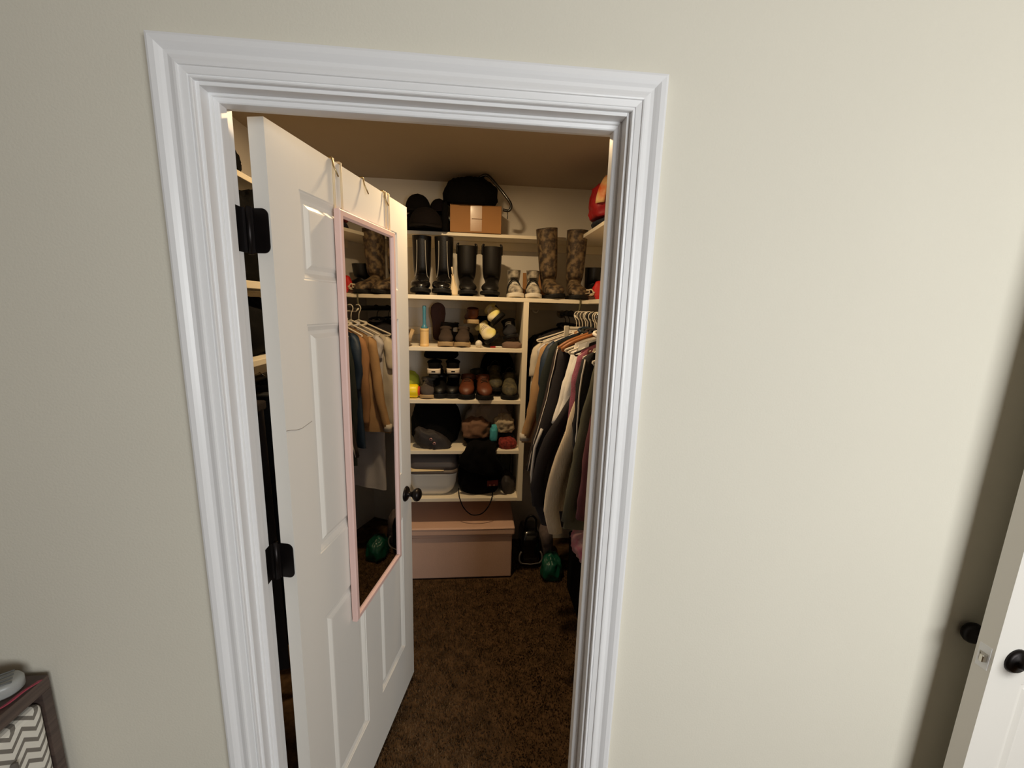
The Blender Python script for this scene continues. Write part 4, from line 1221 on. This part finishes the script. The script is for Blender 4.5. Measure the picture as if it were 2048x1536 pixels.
# ------------------------------------------------------------------ left side of the closet, seen through the hinge gap
rod2 = thing('closet_rod', 'dark clothes rod under the left side shelf seen through the hinge gap', 'rod', (0, 0, 0))
MB().tube([(-.33, .14, 1.40), (-.33, .8, 1.40), (-.33, 1.40, 1.40)], .016, 12).build('tube', mat('dark steel', (60, 55, 52), 0.35, 0.8), rod2, smooth=True)
for y in (.16, 1.38):
    MB().box((-.55, y - .008, 1.375), (-.315, y + .008, 1.383)).build('bracket', M_SHELF, rod2, bevel=.001)
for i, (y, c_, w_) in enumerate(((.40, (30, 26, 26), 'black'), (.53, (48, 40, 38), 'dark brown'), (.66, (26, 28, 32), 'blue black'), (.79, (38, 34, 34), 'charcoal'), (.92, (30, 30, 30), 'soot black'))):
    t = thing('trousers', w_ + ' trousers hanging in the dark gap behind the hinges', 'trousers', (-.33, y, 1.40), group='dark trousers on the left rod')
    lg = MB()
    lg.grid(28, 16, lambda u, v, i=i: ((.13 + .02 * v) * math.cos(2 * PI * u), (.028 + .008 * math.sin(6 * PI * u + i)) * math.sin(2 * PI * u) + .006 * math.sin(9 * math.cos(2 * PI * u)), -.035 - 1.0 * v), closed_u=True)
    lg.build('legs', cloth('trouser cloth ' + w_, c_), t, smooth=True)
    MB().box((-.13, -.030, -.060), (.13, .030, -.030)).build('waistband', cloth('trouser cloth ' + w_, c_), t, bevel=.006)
    MB().tube([(0, 0, -.032), (0, 0, .0), (-.018, 0, .012), (0, 0, .0225), (.018, 0, .010)], .0022, 6).build('hook', M_CHROME, t, smooth=True)
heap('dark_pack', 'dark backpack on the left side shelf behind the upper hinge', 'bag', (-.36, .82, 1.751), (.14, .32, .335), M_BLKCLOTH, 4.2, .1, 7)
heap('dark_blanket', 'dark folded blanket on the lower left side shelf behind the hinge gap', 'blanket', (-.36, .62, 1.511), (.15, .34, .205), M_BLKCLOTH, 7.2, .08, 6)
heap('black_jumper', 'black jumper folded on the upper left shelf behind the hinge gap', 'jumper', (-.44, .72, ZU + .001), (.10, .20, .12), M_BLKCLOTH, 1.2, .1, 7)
heap('patterned_scarf', 'small patterned scarf by the dark backpack behind the upper hinge', 'scarf', (-.245, .43, 1.751), (.04, .05, .10), cloth('patterned cloth', (96, 88, 70), rgb2=(40, 34, 30), vscale=60), 2.0, .15, 12)

# ------------------------------------------------------------------ bedroom: low storage unit at the left
UX, UZ = -.402, .905
M_GREYWOOD = mat('grey brown wood veneer', (92, 76, 68), .55, rgb2=(66, 54, 50), vscale=14, stretch=(2, .25, 6), bump=.08, bscale=60)
su = thing('cube_storage', 'grey brown wooden cube storage unit holding a chevron bin', 'shelving', (0, 0, 0))
UD, UL = .39, .78
MB().box((UX - UD, -.013 - UL, UZ - .030), (UX, -.013, UZ)).build('top', M_GREYWOOD, su, bevel=.0015)
for y in (-.013, -.013 - UL / 2 + .009, -.013 - UL + .018):
    MB().box((UX - UD, y - .018, -.010), (UX, y, UZ - .030)).build('side_panel', M_GREYWOOD, su, bevel=.001)
for z in (.03, .455):
    for y0 in (-.013 - .018, -.013 - UL / 2 - .009):
        MB().box((UX - UD, y0 - UL / 2 + .028, z - .018), (UX - .002, y0 - .001, z)).build('cube_shelf', M_GREYWOOD, su, bevel=.001)
MB().box((UX - UD, -.013 - UL + .002, .0), (UX - UD + .005, -.015, UZ - .031)).build('back_panel', M_GREYWOOD, su)
M_CHEV = chevron_mat()
for n, (y1, z0, lab) in enumerate(((-.033, .456, 'grey and white chevron fabric bin in the upper cube beside the wall'), (-.415, .456, 'grey and white chevron fabric bin in the upper cube away from the wall'))):
    bn = thing('fabric_bin', lab, 'bin', (UX - .001, y1 + .002, z0 + .001), group='chevron bins in the cube storage')
    wy, hh, dd = .340, .402, .36
    MB().box((-dd, -wy, 0), (0, 0, hh)).build('body', M_CHEV, bn, bevel=.012, seg=3)
    MB().tube(spline([(.002, -.14, hh - .07), (.010, -.13, hh - .075), (.012, -.105, hh - .078), (.010, -.08, hh - .075), (.002, -.07, hh - .07)], 5), .006, 7).build('handle', mat('grey webbing', (116, 110, 104), .9), bn, smooth=True)
bk_ = thing('plastic_brush', 'pale grey ridged plastic brush lying on the cube storage', 'brush', (UX - .055, -.060, UZ + .001), (0, 0, -.9))
MB().loft([[(x * k, y * k * 1.0, z) for x, y, z in rrect(.026, .042, .025, zz, 6)] for zz, k in ((0, .9), (.004, 1.0), (.020, 1.0), (.026, .92), (.028, .80))]).build('back', mat('pale grey plastic shell', (168, 170, 168), .35), bk_, smooth=True)
rb = MB()
for k in range(4):
    x = -.018 + .012 * k
    rb.tube([(x, -.028, .028), (x, 0, .0295), (x, .028, .028)], .0022, 6)
rb.build('ridges', mat('mid grey plastic', (112, 114, 114), .4), bk_, smooth=True)
ps = MB()
ps.grid(22, 2, lambda u, v: (UX - .004 - .05 * u + .006 * math.sin(6 * u) + .009 * v, -.030 - .16 * u, UZ + .0025 + .004 * math.sin(9 * u) ** 2 + .002 * v))
tag(ps.build('pink_ribbon', mat('dark pink ribbon', (168, 62, 82), .5), smooth=True, solid=.0015), 'dark pink ribbon lying along the front of the cube storage top', 'ribbon')

# bedroom window the daylight comes through (out of frame behind the camera)
wf = MB()
for a_, b_ in (((WX0, BY0 - .05, WZ0), (WX0 + .04, BY0 + .012, WZ1)), ((WX1 - .04, BY0 - .05, WZ0), (WX1, BY0 + .012, WZ1)),
               ((WX0 + .04, BY0 - .05, WZ0), (WX1 - .04, BY0 + .012, WZ0 + .04)), ((WX0 + .04, BY0 - .05, WZ1 - .04), (WX1 - .04, BY0 + .012, WZ1))):
    wf.box(a_, b_)
struct(wf.build('window_1', M_TRIM))
